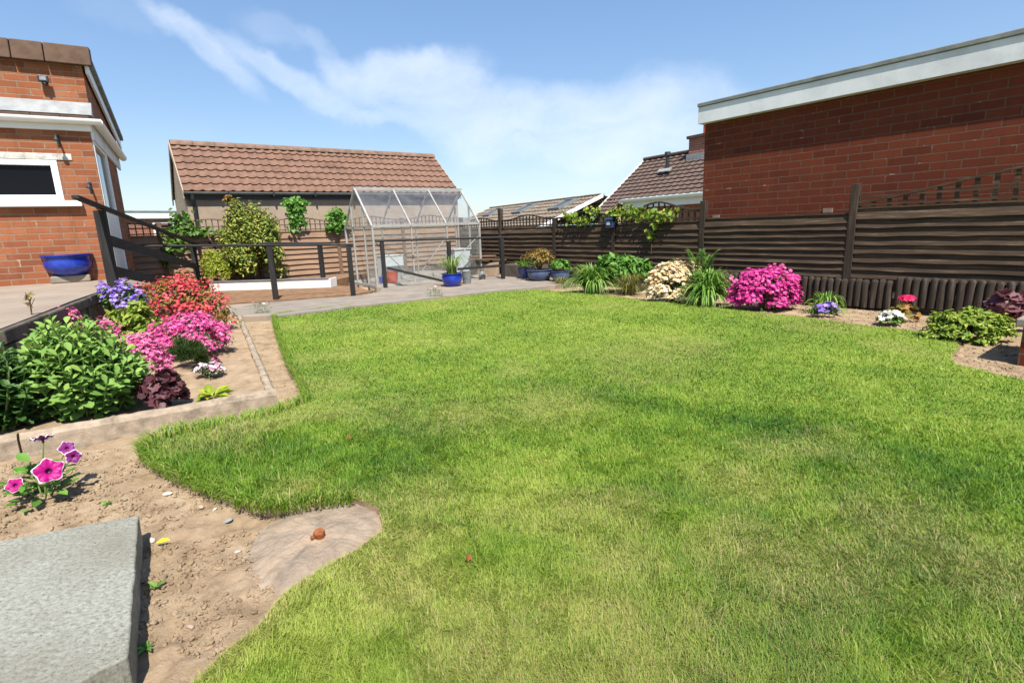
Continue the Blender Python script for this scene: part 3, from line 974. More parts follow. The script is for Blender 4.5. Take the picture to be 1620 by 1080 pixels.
def edging(a, b, w, label, off=0):
    d = (b - a); L = d.length; d.normalize()
    t = thing('concrete_edging', label, 'edging', (a.x, a.y, SOIL_Z - .08), math.atan2(d.y, d.x), 'concrete edging strips round the raised bed')
    h = KZ - SOIL_Z + .08
    me = MB()
    n = int(L / .06)
    # lumpy top and face: rows of vertices
    prof = [(0, 0), (0, h - .03), (.012, h - .006), (.02, h), (w - .012, h), (w, h - .01), (w, 0)]
    vs, fs = [], []
    rr = random.Random(int(L * 1000))
    for i in range(n + 1):
        x = L * i / n
        for j, (y, z) in enumerate(prof):
            jx = rr.uniform(-.0035, .0035) if j not in (0, 6) else 0
            vs.append((x, off + y + jx, z + (jx if z > .05 else 0)))
    k = len(prof)
    for i in range(n):
        for j in range(k - 1):
            fs.append((i * k + j, (i + 1) * k + j, (i + 1) * k + j + 1, i * k + j + 1))
    fs += [tuple(range(k)), tuple(range(n * k + k - 1, n * k - 1, -1))]
    me.add(vs, fs)
    me.build('strip', M['concrete'], t)
    return t


edging(kl + (kc - kl).normalized() * .006, kc, .065, 'long buff concrete edging strip along the front of the raised bed')
edging(kll, kl - (kc - kl).normalized() * .006, .065, 'short concrete edging strip at the left end of the raised bed front')  # same concrete material as the other strips
_d = (kb - kc).normalized()
edging(kc + _d * .07 + Vector((0, 0, 0)), kb, .06, 'buff concrete edging strip running back beside the soil strip and lawn')
# raised bed soil
bp = [kll, kc, kb, G(330, 482, .05), rp[0], pe[0], pe[1], pe[2], pe[3], pe[4]]
bpoly = [(p.x, p.y) for p in bp]
mid = (kc + kb + kl) / 3
q = RNG.uniform(np.array(bpoly).min(0), np.array(bpoly).max(0), (10, 2))
bx = np.linspace(min(p[0] for p in bpoly), max(p[0] for p in bpoly), 130); by = np.linspace(min(p[1] for p in bpoly), max(p[1] for p in bpoly), 170)
BX, BY = np.meshgrid(bx, by)
cen = np.array([(kc.x + pe[2].x + kb.x) / 3, (kc.y + pe[2].y + kb.y) / 3])
pts = np.stack([BX.ravel(), BY.ravel()], 1)
ins = inside(pts * 1.012 - cen * .012, bpoly)
BZ = .045 + (fbm(BX * 3, BY * 3, 3, 6) - .5) * .05 + (fbm(BX * 18, BY * 18, 3, 8) - .5) * .03
ZB = .045
ii = (np.arange(169)[:, None] * 130 + np.arange(129)[None]).ravel()
T = np.stack([ii, ii + 1, ii + 131, ii + 130], 1)
T = T[ins[T].all(1)]
bo = np_mesh('bed_soil', np.stack([BX, BY, BZ], -1).reshape(-1, 3), T, M['soil'], None, smooth=True)
tag(bo, kind='structure')

# ------------------------------------------------------------------ near stone slab, concrete patch, pipe
SZ = .075
sl = [G(-160, 884, SZ), G(219, 814, SZ), G(214, 900, SZ), G(203, 1036, SZ), G(112, 1083, SZ), G(-60, 1180, SZ), G(-500, 1150, SZ)]
cx = sum((p for p in sl), Vector()) / len(sl)
t = thing('stone_slab', 'thick grey green rough stone slab lying on the soil in the near left corner', 'slab', (cx.x, cx.y, SOIL_Z - .02))
# subdivided top for a hewn surface
pl = [(p.x - cx.x, p.y - cx.y) for p in sl]
bm = bmesh.new()
dense = []
for i in range(len(pl)):
    a, b = Vector(pl[i]), Vector(pl[(i + 1) % len(pl)])
    for k in range(14): dense.append(a.lerp(b, k / 14) + Vector((random.uniform(-.0015, .0015) + .0012 * math.sin(k * .45 + i), random.uniform(-.0015, .0015) + .0012 * math.cos(k * .6 + i))))
vs = [bm.verts.new((p.x, p.y, SZ - SOIL_Z + .02)) for p in dense]
f = bm.faces.new(vs)
r_ = bmesh.ops.extrude_face_region(bm, geom=[f])
for v in [e for e in r_['geom'] if isinstance(e, bmesh.types.BMVert)]:
    v.co.z = 0; v.co.x *= .985; v.co.y *= .985
bmesh.ops.recalc_face_normals(bm, faces=bm.faces)
me = bpy.data.meshes.new('slab'); bm.to_mesh(me); bm.free()
o = link('slab', me, M['stone'], t)
b = o.modifiers.new('b', 'BEVEL'); b.width, b.segments, b.limit_method, b.angle_limit = .008, 3, 'ANGLE', R(50)

cpx = [(390, 872), (408, 836), (440, 812), (490, 794), (545, 782), (600, 790), (622, 815), (614, 845), (570, 880), (510, 912), (450, 934), (408, 920)]
cp = [G(x, y, -.03) for x, y in cpx]
c = sum(cp, Vector()) / len(cp)
NR, NA = 36, 150
vs, fs = [], []
import itertools
def _edge(a):
    # radius of outline at angle a by ray-casting the polygon
    d = Vector((math.cos(a), math.sin(a)))
    best = .1
    for i in range(len(cp)):
        p0, p1 = cp[i] - c, cp[(i + 1) % len(cp)] - c
        e = p1 - p0
        den = d.x * e.y - d.y * e.x
        if abs(den) < 1e-9: continue
        tt = (p0.x * e.y - p0.y * e.x) / den; uu = (p0.x * d.y - p0.y * d.x) / den
        if tt > 0 and -1e-6 <= uu <= 1 + 1e-6: best = tt
    return best
rad = np.array([_edge(2 * PI * i / NA) for i in range(NA)])
rad = (np.roll(rad, 1) + 2 * rad + np.roll(rad, -1)) / 4 * (1 + .05 * np.array([math.sin(i * 1.7) * math.sin(i * .61) for i in range(NA)]))
for j in range(NR + 1):
    for i in range(NA):
        r = rad[i] * j / NR
        a = 2 * PI * i / NA
        x, y = r * math.cos(a), r * math.sin(a)
        z = -.016 - .032 * (j / NR) ** 3 + (float(fbm(np.array(x * 26 + 7), np.array(y * 26), 2, 5)) - .5) * .012 + (float(fbm(np.array(x * 9), np.array(y * 9), 3, 2)) - .5) * .016
        vs.append((x, y, z))
for j in range(NR):
    for i in range(NA):
        k = (i + 1) % NA
        fs.append((j * NA + i, j * NA + k, (j + 1) * NA + k, (j + 1) * NA + i))
me = bpy.data.meshes.new('concrete_patch'); me.from_pydata(vs, [], fs); me.update()
me.polygons.foreach_set('use_smooth', [True] * len(me.polygons))
M['patch'] = simple('dusty cement', (.185, .142, .104), (.36, .28, .205), 9, .95, .9, 60, dirt=(.33, .235, .15, 1), dscale=6, bdist=.012)
o = link('concrete_patch', me, M['patch'], None); o.location = (c.x, c.y, 0)
tag(o, 'low dusty cement patch at the lawn edge with a rusty pipe in it', 'concrete')
p = G(506, 846, -.012)
t = thing('pipe_stub', 'rusty iron pipe stub sticking out of the cement patch', 'pipe', (p.x, p.y, -.025), .6)
MB().tube((0, 0, -.02), (-.003, -.004, .026), .019, .018, 16).build('pipe', M['rust'], t, smooth=True)
MB().tube((-.002, -.003, .018), (-.004, -.006, .034), .023, .022, 6).build('cap_nut', M['rust'], t, bevel=.003)
MB().box(-.035, -.018, -.01, .006, .008, .02).build('lug', M['rust'], t, bevel=.004)

# ================================================================== LEFT HOUSE
h = thing('brick_house', 'orange brick house with white gutters and window at the left edge', 'house', HF.o, HF.rot)
zl = HF.front(147, 209).z               # top of lower wall = underside of fascia
wr, wt, wb = HF.front(97, 290).x, HF.front(60, 253).z, HF.front(60, 318).z
YU = .47                                 # the upper wall stands back
ztop = HF.front(139, 104, YU).z
xr = 0.0
side_y = HF.side(214, 425, 0).y
side_y = max(2.2, min(side_y, 6))
wl = wr - 2.4
mb = MB()
mb.box(wr, 0, 0, .25, -.05, zl); mb.box(wl, wr, 0, .25, -.05, wb); mb.box(wl, wr, 0, .25, wt, zl); mb.box(-6.5, wl, 0, .25, -.05, zl)
mb.build('wall', M['brick_orange'], h)
# side wall with a door opening
dy0, dy1 = HF.side(156, 300).y, HF.side(186, 300).y
dz = HF.side(165, 238).z
dy0 = .12; dy1 = max(dy0 + .8, min(dy1, 1.6))
mb = MB()
mb.box(-.25, -.003, .252, side_y, -.05, zl) if False else None
mb.box(-.25, -.002, dy1, side_y, -.05, zl); mb.box(-.25, -.002, .252, dy1, dz, zl)
mb.build('wall', M['brick_orange'], h)
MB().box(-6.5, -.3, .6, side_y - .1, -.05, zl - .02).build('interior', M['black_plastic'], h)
# upper wall, gable return
zb_u = zl + .02
by_, bz_ = HF.side(190, 226, .03).y, HF.side(190, 226, .03).z
mb = MB()
mb.box(-6.5, 0, YU, YU + .2, zb_u, ztop)
ye = min(by_, side_y + 1.0)
mb.hexa([(-.2, YU + .2, zb_u), (0, YU + .2, zb_u), (0, ye, zb_u), (-.2, ye, zb_u)], [(-.2, YU + .2, ztop), (0, YU + .2, ztop), (0, ye, bz_ + .04), (-.2, ye, bz_ + .04)])
mb.build('upper_wall', M['brick_orange'], h)
# verge tiles along the top
zt2 = HF.front(139, 73, YU - .08).z
edges = [HF.front(139, 90, YU - .06).x, HF.front(70, 90, YU - .06).x, HF.front(18, 90, YU - .06).x]
stp = edges[1] - edges[2]
edges[0] += .03
while edges[-1] > -6: edges.append(edges[-1] - stp)
rf = MB()
for i in range(len(edges) - 1):
    x1, x0 = edges[i] - .005, edges[i + 1] + .005
    rf.hexa([(x0, YU - .10, ztop - .02), (x1, YU - .10, ztop - .02), (x1, YU + .1, ztop + .01), (x0, YU + .1, ztop + .01)],
            [(x0, YU - .04, zt2), (x1, YU - .04, zt2), (x1, YU + .16, zt2 + .02), (x0, YU + .16, zt2 + .02)])
rf.build('verge_tile_row', M['tile_cap'], h, bevel=.012)
# roof slope falling away from the camera with its bargeboard
A0, A1 = Vector((.06, YU + .02, ztop + .10)), Vector((.06, ye + .25, bz_ + .02))
sl_ = (A1 - A0)
mb = MB(); mb.hexa([A0 + Vector((-.03, 0, -.2)), A0 + Vector((.0, 0, -.2)), A1 + Vector((.0, 0, -.2)), A1 + Vector((-.03, 0, -.2))],
                   [A0 + Vector((-.03, 0, -.03)), A0 + Vector((.0, 0, -.03)), A1 + Vector((.0, 0, -.03)), A1 + Vector((-.03, 0, -.03))])
mb.build('bargeboard', M['upvc'], h)
mb = MB(); mb.hexa([A0 + Vector((-6.5, .14, -.026)), A0 + Vector((.05, .14, -.026)), A1 + Vector((.05, 0, -.026)), A1 + Vector((-6.5, 0, -.026))],
                   [A0 + Vector((-6.5, .14, .05)), A0 + Vector((.05, .14, .05)), A1 + Vector((.05, 0, .05)), A1 + Vector((-6.5, 0, .05))])
mb.build('roof', M['felt'], h)
# lean-to: fascia, gutter, tile strip, flashing
zg0, zg1 = HF.front(140, 207, -.03).z, HF.front(140, 194, -.12).z
MB().box(-6.5, .02, -.03, -.002, zl + .002, zl + .11).build('fascia', M['upvc'], h, bevel=.003)
MB().box(-6.5, .0, .0, YU - .002, zl + .0, zl + .10).build('soffit', M['upvc'], h)


def gutter(mb, a, b, r=.06):
    """half round gutter, open on top"""
    a, b = Vector(a), Vector(b); d = (b - a).normalized(); sx = d.cross(Vector((0, 0, 1)))
    vs = []
    prof = [(-1, .1), (-1, -.15), (-.82, -.62), (-.4, -.95), (0, -1.02), (.4, -.95), (.82, -.62), (1, -.15), (1, .1), (.88, .1), (.8, -.2), (0, -.85), (-.8, -.2), (-.88, .1)]
    for c in (a, b):
        for u, v in prof: vs.append(c + sx * (u * r) + Vector((0, 0, v * r)))
    k = len(prof)
    fs = [(i, (i + 1) % k, k + (i + 1) % k, k + i) for i in range(k)]
    fs += [tuple(range(k)), tuple(range(2 * k - 1, k - 1, -1))]
    mb.add(vs, fs)


zg = zl + .135
gm = MB(); gutter(gm, (-6.5, -.095, zg), (.155, -.095, zg)); gm.build('gutter', M['upvc'], h, smooth=True)
sy = max(1.2, min(HF.side(207, 245, .12).y, side_y + .5))
gm = MB(); gutter(gm, (.095, -.03, zg), (.095, sy, zg)); gm.build('gutter', M['upvc'], h, smooth=True)
MB().box(.003, .03, .0, sy, zl - .1, zl + .11).build('fascia', M['fascia_grey'], h)
zs = HF.front(100, 178, .05).z
mb = MB()
for i in range(22):
    x1 = .02 - i * .3
    mb.hexa([(x1 - .296, -.06, zg + .02), (x1, -.06, zg + .02), (x1, YU - .02, zg + .10), (x1 - .296, YU - .02, zg + .10)],
            [(x1 - .296, -.06, zg + .055), (x1, -.06, zg + .055), (x1, YU - .02, zg + .135), (x1 - .296, YU - .02, zg + .135)])
mb.build('tile_strip', M['tile_cap'], h, bevel=.005)
zf = HF.front(100, 160, YU - .02).z
mb = MB(); mb.hexa([(-6.5, YU - .22, zg + .12), (.03, YU - .22, zg + .12), (.03, YU - .004, zg + .13), (-6.5, YU - .004, zg + .13)],
                   [(-6.5, YU - .22, zg + .125), (.03, YU - .22, zg + .125), (.03, YU - .012, max(zf, zg + .2)), (-6.5, YU - .012, max(zf, zg + .2))])
mb.build('flashing', M['lead'], h, bevel=.004)
# window
w_ = MB(); fw = .075
w_.box(wr - fw, wr - .002, -.012, .07, wb + .002, wt - .002); w_.box(wl + .002, wl + fw, -.012, .07, wb + .002, wt - .002)
w_.box(wl + fw, wr - fw, -.012, .07, wt - fw * .9, wt - .002); w_.box(wl + fw, wr - fw, -.012, .07, wb + .002, wb + fw)
win = MB().box(wl + fw, wr - fw, .03, .036, wb + fw, wt - fw * .9).build('window', M['window_glass'], h)
w_.build('frame', M['upvc'], win, bevel=.006)
sx = HF.front(131, 328, -.06).x
MB().box(wl - .15, sx, -.085, -.001, wb - .075, wb - .001).build('sill', M['upvc'], win, bevel=.008)
lx, lz0, lz1 = HF.front(113, 246).x, HF.front(60, 250).z, HF.front(60, 241).z
MB().box(wl - .1, lx, -.012, -.0015, wt + .004, wt + .004 + (lz1 - lz0) * 1.15).build('lintel', M['lintel'], h, bevel=.004)
# curtain edge and a jug-like dark shape seen dimly in the window are left to the reflection
# door on the shaded side
dm = MB()
dm.box(-.08, .012, .02, .14, -.03, dz + .14); dm.box(-.08, .012, dy1 - .10, dy1, -.03, dz - .002); dm.box(-.08, .012, .14, dy1 - .10, dz - .1, dz - .002)
dm.box(-.06, .0, .14, dy1 - .10, -.03, .95)
dm.box(-.06, .0, .14, .24, .95, dz - .1); dm.box(-.06, .0, dy1 - .2, dy1 - .10, .95, dz - .1)
door = dm.build('door', M['upvc'], h, bevel=.004)
MB().box(-.04, -.03, .24, dy1 - .2, .95, dz - .1).build('pane', M['window_glass'], door)
mb = MB(); mb.path([(.012, dy1 - .16, .95), (.06, dy1 - .16, .95), (.06, dy1 - .28, .95)], .009); mb.build('handle', M['metal_grey'], door)

# fittings on the house wall
def fitting(px, py, y):
    q = HF.front(px, py, y); return HF.w(q.x, q.y, q.z)


p = fitting(70, 127, YU - .01)
t = thing('floodlight', 'small black floodlight on the upper brick wall of the house', 'light', p, HF.rot)
MB().box(-.055, .055, -.10, -.055, -.04, .04).build('housing', M['black_plastic'], t, bevel=.006)
MB().box(-.034, .034, -.104, -.1005, -.022, .024).build('lens', M['metal_grey'], t)
mb = MB(); mb.beam((0, -.06, -.02), (0, .0, -.03), .02, .015); mb.box(-.03, .03, -.014, .006, -.06, .0); mb.build('bracket', M['black_plastic'], t)
MB().lathe([(.0, -.035), (.018, -.03), (.022, -.012), (.016, 0)], (.01, -.075, -.045), 12).build('sensor', M['black_plastic'], t)
for px, py, lab in ((92, 222, 'black metal lamp bracket on brick beside the lintel end'), (143, 296, 'black curved pipe fitting on the brick house corner')):
    p = fitting(px, py, -.002)
    t = thing('wall_bracket', lab, 'bracket', p, HF.rot)
    MB().box(-.018, .018, -.012, 0, -.075, .07).build('plate', M['black_plastic'], t, bevel=.004)
    mb = MB(); mb.path([(0, -.01, .02), (0, -.06, .045), (0, -.12, .045), (0, -.15, .0)], .013, 8); mb.build('arm', M['black_plastic'], t)
    MB().lathe([(.012, .03), (.028, .0), (.03, -.02)], (0, -.15, -.01), 12).build('hook_end', M['black_plastic'], t)

# blue pot on stone block, ornament
pb = G(114, 446, ZP)
sb = thing('stone_block', 'low mossy stone block under the blue bowl by the house wall', 'block', (pb.x, pb.y, ZP), HF.rot + .1)
MB().box(-.21, .21, -.14, .14, 0, .095).build('block', M['path'], sb, bevel=.02, seg=3)
t = thing('blue_bowl', 'wide glossy blue bowl pot standing on a stone block by the house', 'pot', (pb.x, pb.y, ZP + .096))
MB().lathe([(.12, 0), (.17, .02), (.222, .09), (.235, .15), (.222, .2), (.225, .235), (.25, .245), (.25, .265), (.22, .265), (.20, .22), (.0, .215)], n=40).build('bowl', M['blue_glaze'], t, smooth=True)
MB().lathe([(.2, .221), (.1, .232), (0, .236)], n=24, closed_bottom=False).build('soil_fill', M['soil_dark'], t, smooth=True)
t.scale = (1.13, 1.13, 1.05)
p = G(73, 448, ZP)
t = thing('garden_ornament', 'tiny pale ornament on the patio left of the blue bowl', 'ornament', (p.x, p.y, ZP))
MB().lathe([(.03, 0), (.05, .02), (.045, .05), (.02, .07), (0, .075)], n=16).build('body', M['lintel'], t, smooth=True)
MB().lathe([(.01, 0), (.032, .02), (.03, .05), (0, .062)], (.06, 0, .02), n=14).build('head', M['grey_plastic'], t, smooth=True)

# ================================================================== HANDRAILS
def post_at(px, py, z, pyt):
    p = G(px, py, z); return p, zat(p, pyt) - z


ra, ha = post_at(181, 455, ZP, 333)
rb, hb = post_at(314, 447, .22, 386)
rot = math.atan2((rb - ra).y, (rb - ra).x)
t = thing('ramp_railing', 'dark timber railing sloping down beside the ramp from the house patio', 'railing', (ra.x, ra.y, 0), rot)
LB = (rb - ra).length if False else math.hypot((rb - ra).x, (rb - ra).y)
MB().box(-.05, .05, -.05, .05, ZP - .02, ZP + ha).build('post', M['black_wood'], t, bevel=.006)
MB().box(LB - .055, LB + .055, -.05, .05, -.1, .22 + hb).build('post', M['black_wood'], t, bevel=.006)
za, zb = ZP + ha + .015, .22 + hb + .015
sl1 = (zb - za) / LB
MB().beam((-.75, -.03, za - sl1 * .75 + .02), (LB + .55, -.03, zb + sl1 * .55), .065, .04).build('handrail', M['black_rail'], t, bevel=.008)
for k, (y0, y1) in enumerate(((371, 425), (421, 462))):
    z0 = zat(ra, y0 + 4); z1 = zat(rb, y1 - 4)
    MB().beam((.061, .0, z0 - .03), (LB - .071, .0, z1), .035, .12).build('mid_rail', M['black_rail'], t, bevel=.004)


def railing(label, posts, rail_ext, extra=None, group='dark timber railings along the garden path', rail_r=.021, pw=.085):
    b0 = G(posts[0][0], posts[0][1], posts[0][2]); b1 = G(posts[-1][0], posts[-1][1], posts[-1][2])
    rot = math.atan2((b1 - b0).y, (b1 - b0).x)
    t = thing('path_railing', label, 'railing', (b0.x, b0.y, 0), rot, group)
    F = Frame((b0.x, b0.y, 0), rot)
    tops = []
    for px, py, z, pyt in posts:
        b = G(px, py, z); l = F.loc(b); zt = zat(b, pyt)
        MB().box(l.x - pw / 2, l.x + pw / 2, -pw / 2, pw / 2, z - .1, zt).build('post', M['black_wood'], t, bevel=.005)
        tops.append((l.x, zt))
    x0, z0 = tops[0]; x1, z1 = tops[-1]
    s = (z1 - z0) / max(.1, x1 - x0)
    mb = MB(); mb.tube((x0 - rail_ext[0], 0, z0 + rail_r - s * rail_ext[0]), (x1 + rail_ext[1], 0, z1 + rail_r + s * rail_ext[1]), rail_r, None, 12)
    mb.build('handrail', M['black_rail'], t, smooth=True)
    return t, F, tops


railing('front black railing of two posts between the path and the soil plot', [(437, 475, .035, 390), (559, 467, .035, 389)], (1.9, .08))
railing('rear black railing of three posts in front of the golden shrub', [(294, 450, .12, 386), (412, 459, .04, 387), (513, 455, .04, 386.5)], (.3, .25), pw=.075)
t, F, tp = railing('black railing passing in front of the greenhouse glass', [(610, 455, .035, 383), (709, 446, .035, 381), (796, 441, .035, 377)], (.12, .1), pw=.075)
l0 = tp[0]; l2 = tp[2]
MB().beam((l0[0] + .05, -.07, .42), (l0[0] + 1.25, -.07, .06), .03, .05).build('fallen_rail', M['black_rail'], t)
zq = tp[2][1]
MB().beam((l2[0] - 1.0, .0, zat(F.w(l2[0], 0), 421)), (l2[0] - .04, 0, zat(F.w(l2[0], 0), 420)), .03, .05).build('mid_rail', M['black_rail'], t)

# ================================================================== FENCES
def slat_panel(mb, L, z0, z1, n, th=.022, tilt=.040, x0=0, battens=True, seed=0):
    rr = random.Random(seed)
    p = (z1 - z0) / n
    for i in range(n):
        zb, zt = z0 + i * p - .012, z0 + (i + 1) * p + .012
        k0, k1 = rr.uniform(-.004, .004), rr.uniform(-.004, .004)
        yb = -tilt - rr.uniform(0, .006)
        # waney lower edge: several segments
        m = 7
        low = [zb + rr.uniform(-.006, .008) for _ in range(m + 1)]
        for j in range(m):
            xa, xb = x0 + L * j / m, x0 + L * (j + 1) / m
            mb.hexa([(xa, yb, low[j]), (xb, yb, low[j + 1]), (xb, yb + th, low[j + 1]), (xa, yb + th, low[j])],
                    [(xa, -.002, zt + k0), (xb, -.002, zt + k0), (xb, th - .002, zt + k0), (xa, th - .002, zt + k0)])
    if battens:
        for x in (x0 + .02, x0 + L / 2, x0 + L - .02):
            mb.box(x - .018, x + .018, .012, .035, z0, z1)
    mb.box(x0, x0 + L, -.025, .03, z1 + .012, z1 + .034)


def trellis(mb, x0, x1, z0, ztop, sp=.11, w=.022, zr=.13):
    """lattice with a curved top rail; ztop(u) for u in 0..1"""
    n = max(3, int((x1 - x0) / sp))
    for i in range(n + 1):
        x = x0 + (x1 - x0) * i / n
        mb.box(x - w / 2, x + w / 2, .0, .016, z0, ztop(i / n) - .004)
    for zz in (z0 + .015, z0 + zr):
        mb.box(x0, x1, -.016, -.001, zz, zz + .022)
    m = 16
    for i in range(m):
        a, b = i / m, (i + 1) / m
        xa, xb = x0 + (x1 - x0) * a, x0 + (x1 - x0) * b
        mb.hexa([(xa, -.018, ztop(a)), (xb, -.018, ztop(b)), (xb, .024, ztop(b)), (xa, .024, ztop(a))],
                [(xa, -.018, ztop(a) + .024), (xb, -.018, ztop(b) + .024), (xb, .024, ztop(b) + .024), (xa, .024, ztop(a) + .024)])


FB = R(-36.7)
f0 = G(1345, 488, SOIL_Z)
RF = Frame((f0.x, f0.y, 0), PI / 2 - FB + PI)     # x axis runs towards the camera (to the right in the picture)
# local +y of this frame must point away from the lawn
if RF.y.x < 0: raise SystemExit('fence frame')
fence = thing('fence', 'dark brown overlapping slat fence with arched trellis along the right border', 'fence', RF.o, RF.rot)
FY = .09
posts = [RF.front(px, 400, FY).x for px in (794, 879, 972, 1111, 1345)]
posts = [posts[0] - 1.75, *posts, posts[-1] + 1.83, posts[-1] + 3.66]
FZ0, FZ1 = .34, 1.10
for i, x in enumerate(posts):
    tops = {1: 330, 2: 345, 3: 338, 4: 318, 5: 291}
    if i in tops:
        px = (794, 879, 972, 1111, 1345)[i - 1]
        w = RF.w(x, FY); zt = zat(w, tops[i])
    else: zt = 1.4
    MB().box(x - .045, x + .045, FY - .045, FY + .045, -.1, zt).build('post', M['post_dark'], fence, bevel=.005)
for i in range(len(posts) - 1):
    a, b = posts[i] + .047, posts[i + 1] - .047
    z1 = FZ1 - .03 if i < 4 else FZ1
    if i >= 5: z1 = FZ1 + .055
    z0 = FZ0 if i >= 4 else .22
    mb = MB(); slat_panel(mb, b - a, z0, z1, 9 if i < 5 else 8, x0=a, seed=i)
    for k in range(len(mb.v)):
        x, y, z = mb.v[k]; mb.v[k] = (x, y + FY, z)
    mb.build('slat_panel', M['fence_dark'], fence)
    MB().box(a, b, FY - .01, FY + .02, -.12, z0 - .016).build('gravel_board', M['wall_dark'], fence)
    if i != 4:
        mb = MB()
        if i >= 5: zt = lambda u: FZ1 + .13 + .34 * math.sin(min(1, u * .75 + .02) * PI / 2) ** 1.4
        else: zt = lambda u: z1 + .17 + (.10 if i < 3 else .17) * math.exp(-((u - .52) / .27) ** 2)
        trellis(mb, a, b, z1 + .036, zt, *((.15, .042, .115) if i >= 5 else ()))
        for k in range(len(mb.v)):
            x, y, z = mb.v[k]; mb.v[k] = (x, y + FY, z)
        mb.build('trellis', M['post_dark'] if i < 5 else M['fence_dark'], fence)

# log edging: two rolls
lg0 = MB(); lg0.lathe([(.039, 0), (.041, .1), (.040, .305), (.035, .328), (.023, .341), (0, .345)], n=14)
_logs = []


def log_roll(label, xa, xb, top, first):
    w = RF.w(xa, -.01)
    t = thing('log_edging', label, 'edging', (w.x, w.y, 0), RF.rot, 'half log edging rolls below the fence')
    n = int((xb - xa) / .081)
    rr = random.Random(n)
    for i in range(n):
        if first is None and not _logs:
            o = lg0.build('log', M['log'], t, smooth=True); _logs.append(o)
        else:
            o = _logs[0].copy(); COL.objects.link(o); o.parent = t
        o.location = (i * .081 + .041, rr.uniform(-.006, .006), SOIL_Z + .02 - (.345 - top) + rr.uniform(-.008, .008))
        o.rotation_euler = (rr.uniform(-.02, .02), rr.uniform(-.025, .025), rr.uniform(0, 6))
    return t


xj = RF.front(1415, 470, -.01).x
log_roll('lower roll of half log edging behind the magenta azalea', RF.front(1040, 460, -.01).x, xj - .01, .36, None)
log_roll('slightly taller roll of half log edging behind the red geranium', xj, RF.front(1700, 470, -.01).x, .41, 1)

# tan fence at the back, left of and behind the greenhouse
lb = G(541, 441, 0)
LF = Frame((lb.x, lb.y, 0), PI / 2 - R(53))
cornx = (RF.w(posts[0], FY) - LF.o).dot(LF.x)
bf = thing('fence', 'tan overlapping slat fence with arched trellis behind the golden shrub and greenhouse', 'fence', LF.o, LF.rot)
px_posts = [1.83 * k for k in range(-5, 1)] + [1.75]
for x in px_posts + [3.4]:
    MB().box(x - .045, x + .045, -.045, .045, -.1, 1.45 if x > -9 else 1.5).build('post', M['post_tan'], bf, bevel=.005)
allp = px_posts + [3.4]
for i in range(len(allp) - 1):
    a, b = allp[i] + .047, allp[i + 1] - .047
    mb = MB(); slat_panel(mb, b - a, .2, 1.17, 8, x0=a, seed=40 + i); mb.build('slat_panel', M['fence_tan'], bf)
    mb = MB(); mb.box(a, b, -.02, .02, -.1, .185); mb.build('gravel_board', M['wall_dark'], bf)
    z1 = 1.17
    mb = MB(); trellis(mb, a, b, z1 + .036, lambda u: z1 + .22 + .10 * math.exp(-((u - .5) / .3) ** 2)); mb.build('trellis', M['post_tan'], bf)

# ================================================================== BACK BUILDING WITH RED TILE ROOF
def tile_roof(mb, P0, U, Vd, W, L, nc, nw, amp, step, res=6):
    """P0 ridge end, U along ridge, Vd down the slope; nc courses, nw waves"""
    U, Vd = Vector(U).normalized(), Vector(Vd).normalized()
    N = U.cross(Vd)
    if N.z < 0: N = -N
    nx_ = nw * res
    prof = []
    for i in range(nx_ + 1):
        ph = (i / res) % 1.0
        # double-roman like roll: a flat pan with a round roll
        r = math.sin(PI * (ph - .5) / .5) if ph > .5 else -.18 * math.sin(PI * ph / .5)
        prof.append(amp * r)
    vs, fs = [], []
    rows = []
    for c in range(nc):
        jit = random.uniform(-.004, .004)
        for e in (0, 1, 2):
            row = []
            v = L * (c + (0 if e == 0 else 1)) / nc + (0.0 if e == 0 else .012)
            hgt = (0 if e == 0 else step) if e < 2 else step * .1 - .006
            for i in range(nx_ + 1):
                ti = i // res
                jj = (hash((c, ti // 2)) % 100 / 100 - .5) * .010
                row.append(len(vs))
                vs.append(P0 + U * (W * i / nx_) + Vd * (v + (jj if e else 0)) + N * (prof[i] + hgt))
            rows.append(row)
    for r in range(len(rows) - 1):
        if r % 3 == 2: continue
        a, b = rows[r], rows[r + 1]
        for i in range(nx_): fs.append((a[i], a[i + 1], b[i + 1], b[i]))
    mb.add(vs, fs)


EV = .10
BF0 = LF.w(0, 1.3)                       # wall plane 1.3 m behind the fence
bw_dir = PI / 2 - R(54.5)
BB = Frame((BF0.x, BF0.y, 0), bw_dir)
xl_, zeave = BB.front(297, 316, 0).x, BB.front(420, 318, 0).z
# the eaves line and the ridge
el, er = BB.front(284, 309, -EV), BB.front(722, 301, -EV)
ze = (el.z + er.z) / 2
rl_y = 1.45
rl, rr_ = BB.front(275, 224, rl_y), BB.front(690, 250, rl_y)
zr = (rl.z + rr_.z) / 2
x0r, x1r = (el.x + rl.x) / 2, (er.x + rr_.x) / 2
x0w, x1w = x0r + .03, x1r - .03
b_ = thing('outbuilding', 'pebbledash outbuilding with red tiled roof standing behind the tan fence', 'building', BB.o, BB.rot)
mb = MB(); mb.box(x0w, x1w, 0, rl_y * 2, -.2, ze - .06)
mb.add([(x0w, 0, ze - .06), (x0w, rl_y * 2, ze - .06), (x0w, rl_y, zr - .1)], [(0, 1, 2)]); mb.add([(x1w, 0, ze - .06), (x1w, rl_y * 2, ze - .06), (x1w, rl_y, zr - .1)], [(0, 1, 2)])
mb.build('wall', M['render'], b_)
mb = MB()
dv = Vector((0, -EV - rl_y, ze - zr)); Ls = dv.length
tile_roof(mb, Vector((x0r, rl_y, zr)), (1, 0, 0), dv, x1r - x0r, Ls, 7, 34, .028, .034)
dv2 = Vector((0, EV + rl_y, ze - zr))
tile_roof(mb, Vector((x0r, rl_y, zr)), (1, 0, 0), dv2, x1r - x0r, Ls, 7, 34, .022, .035)
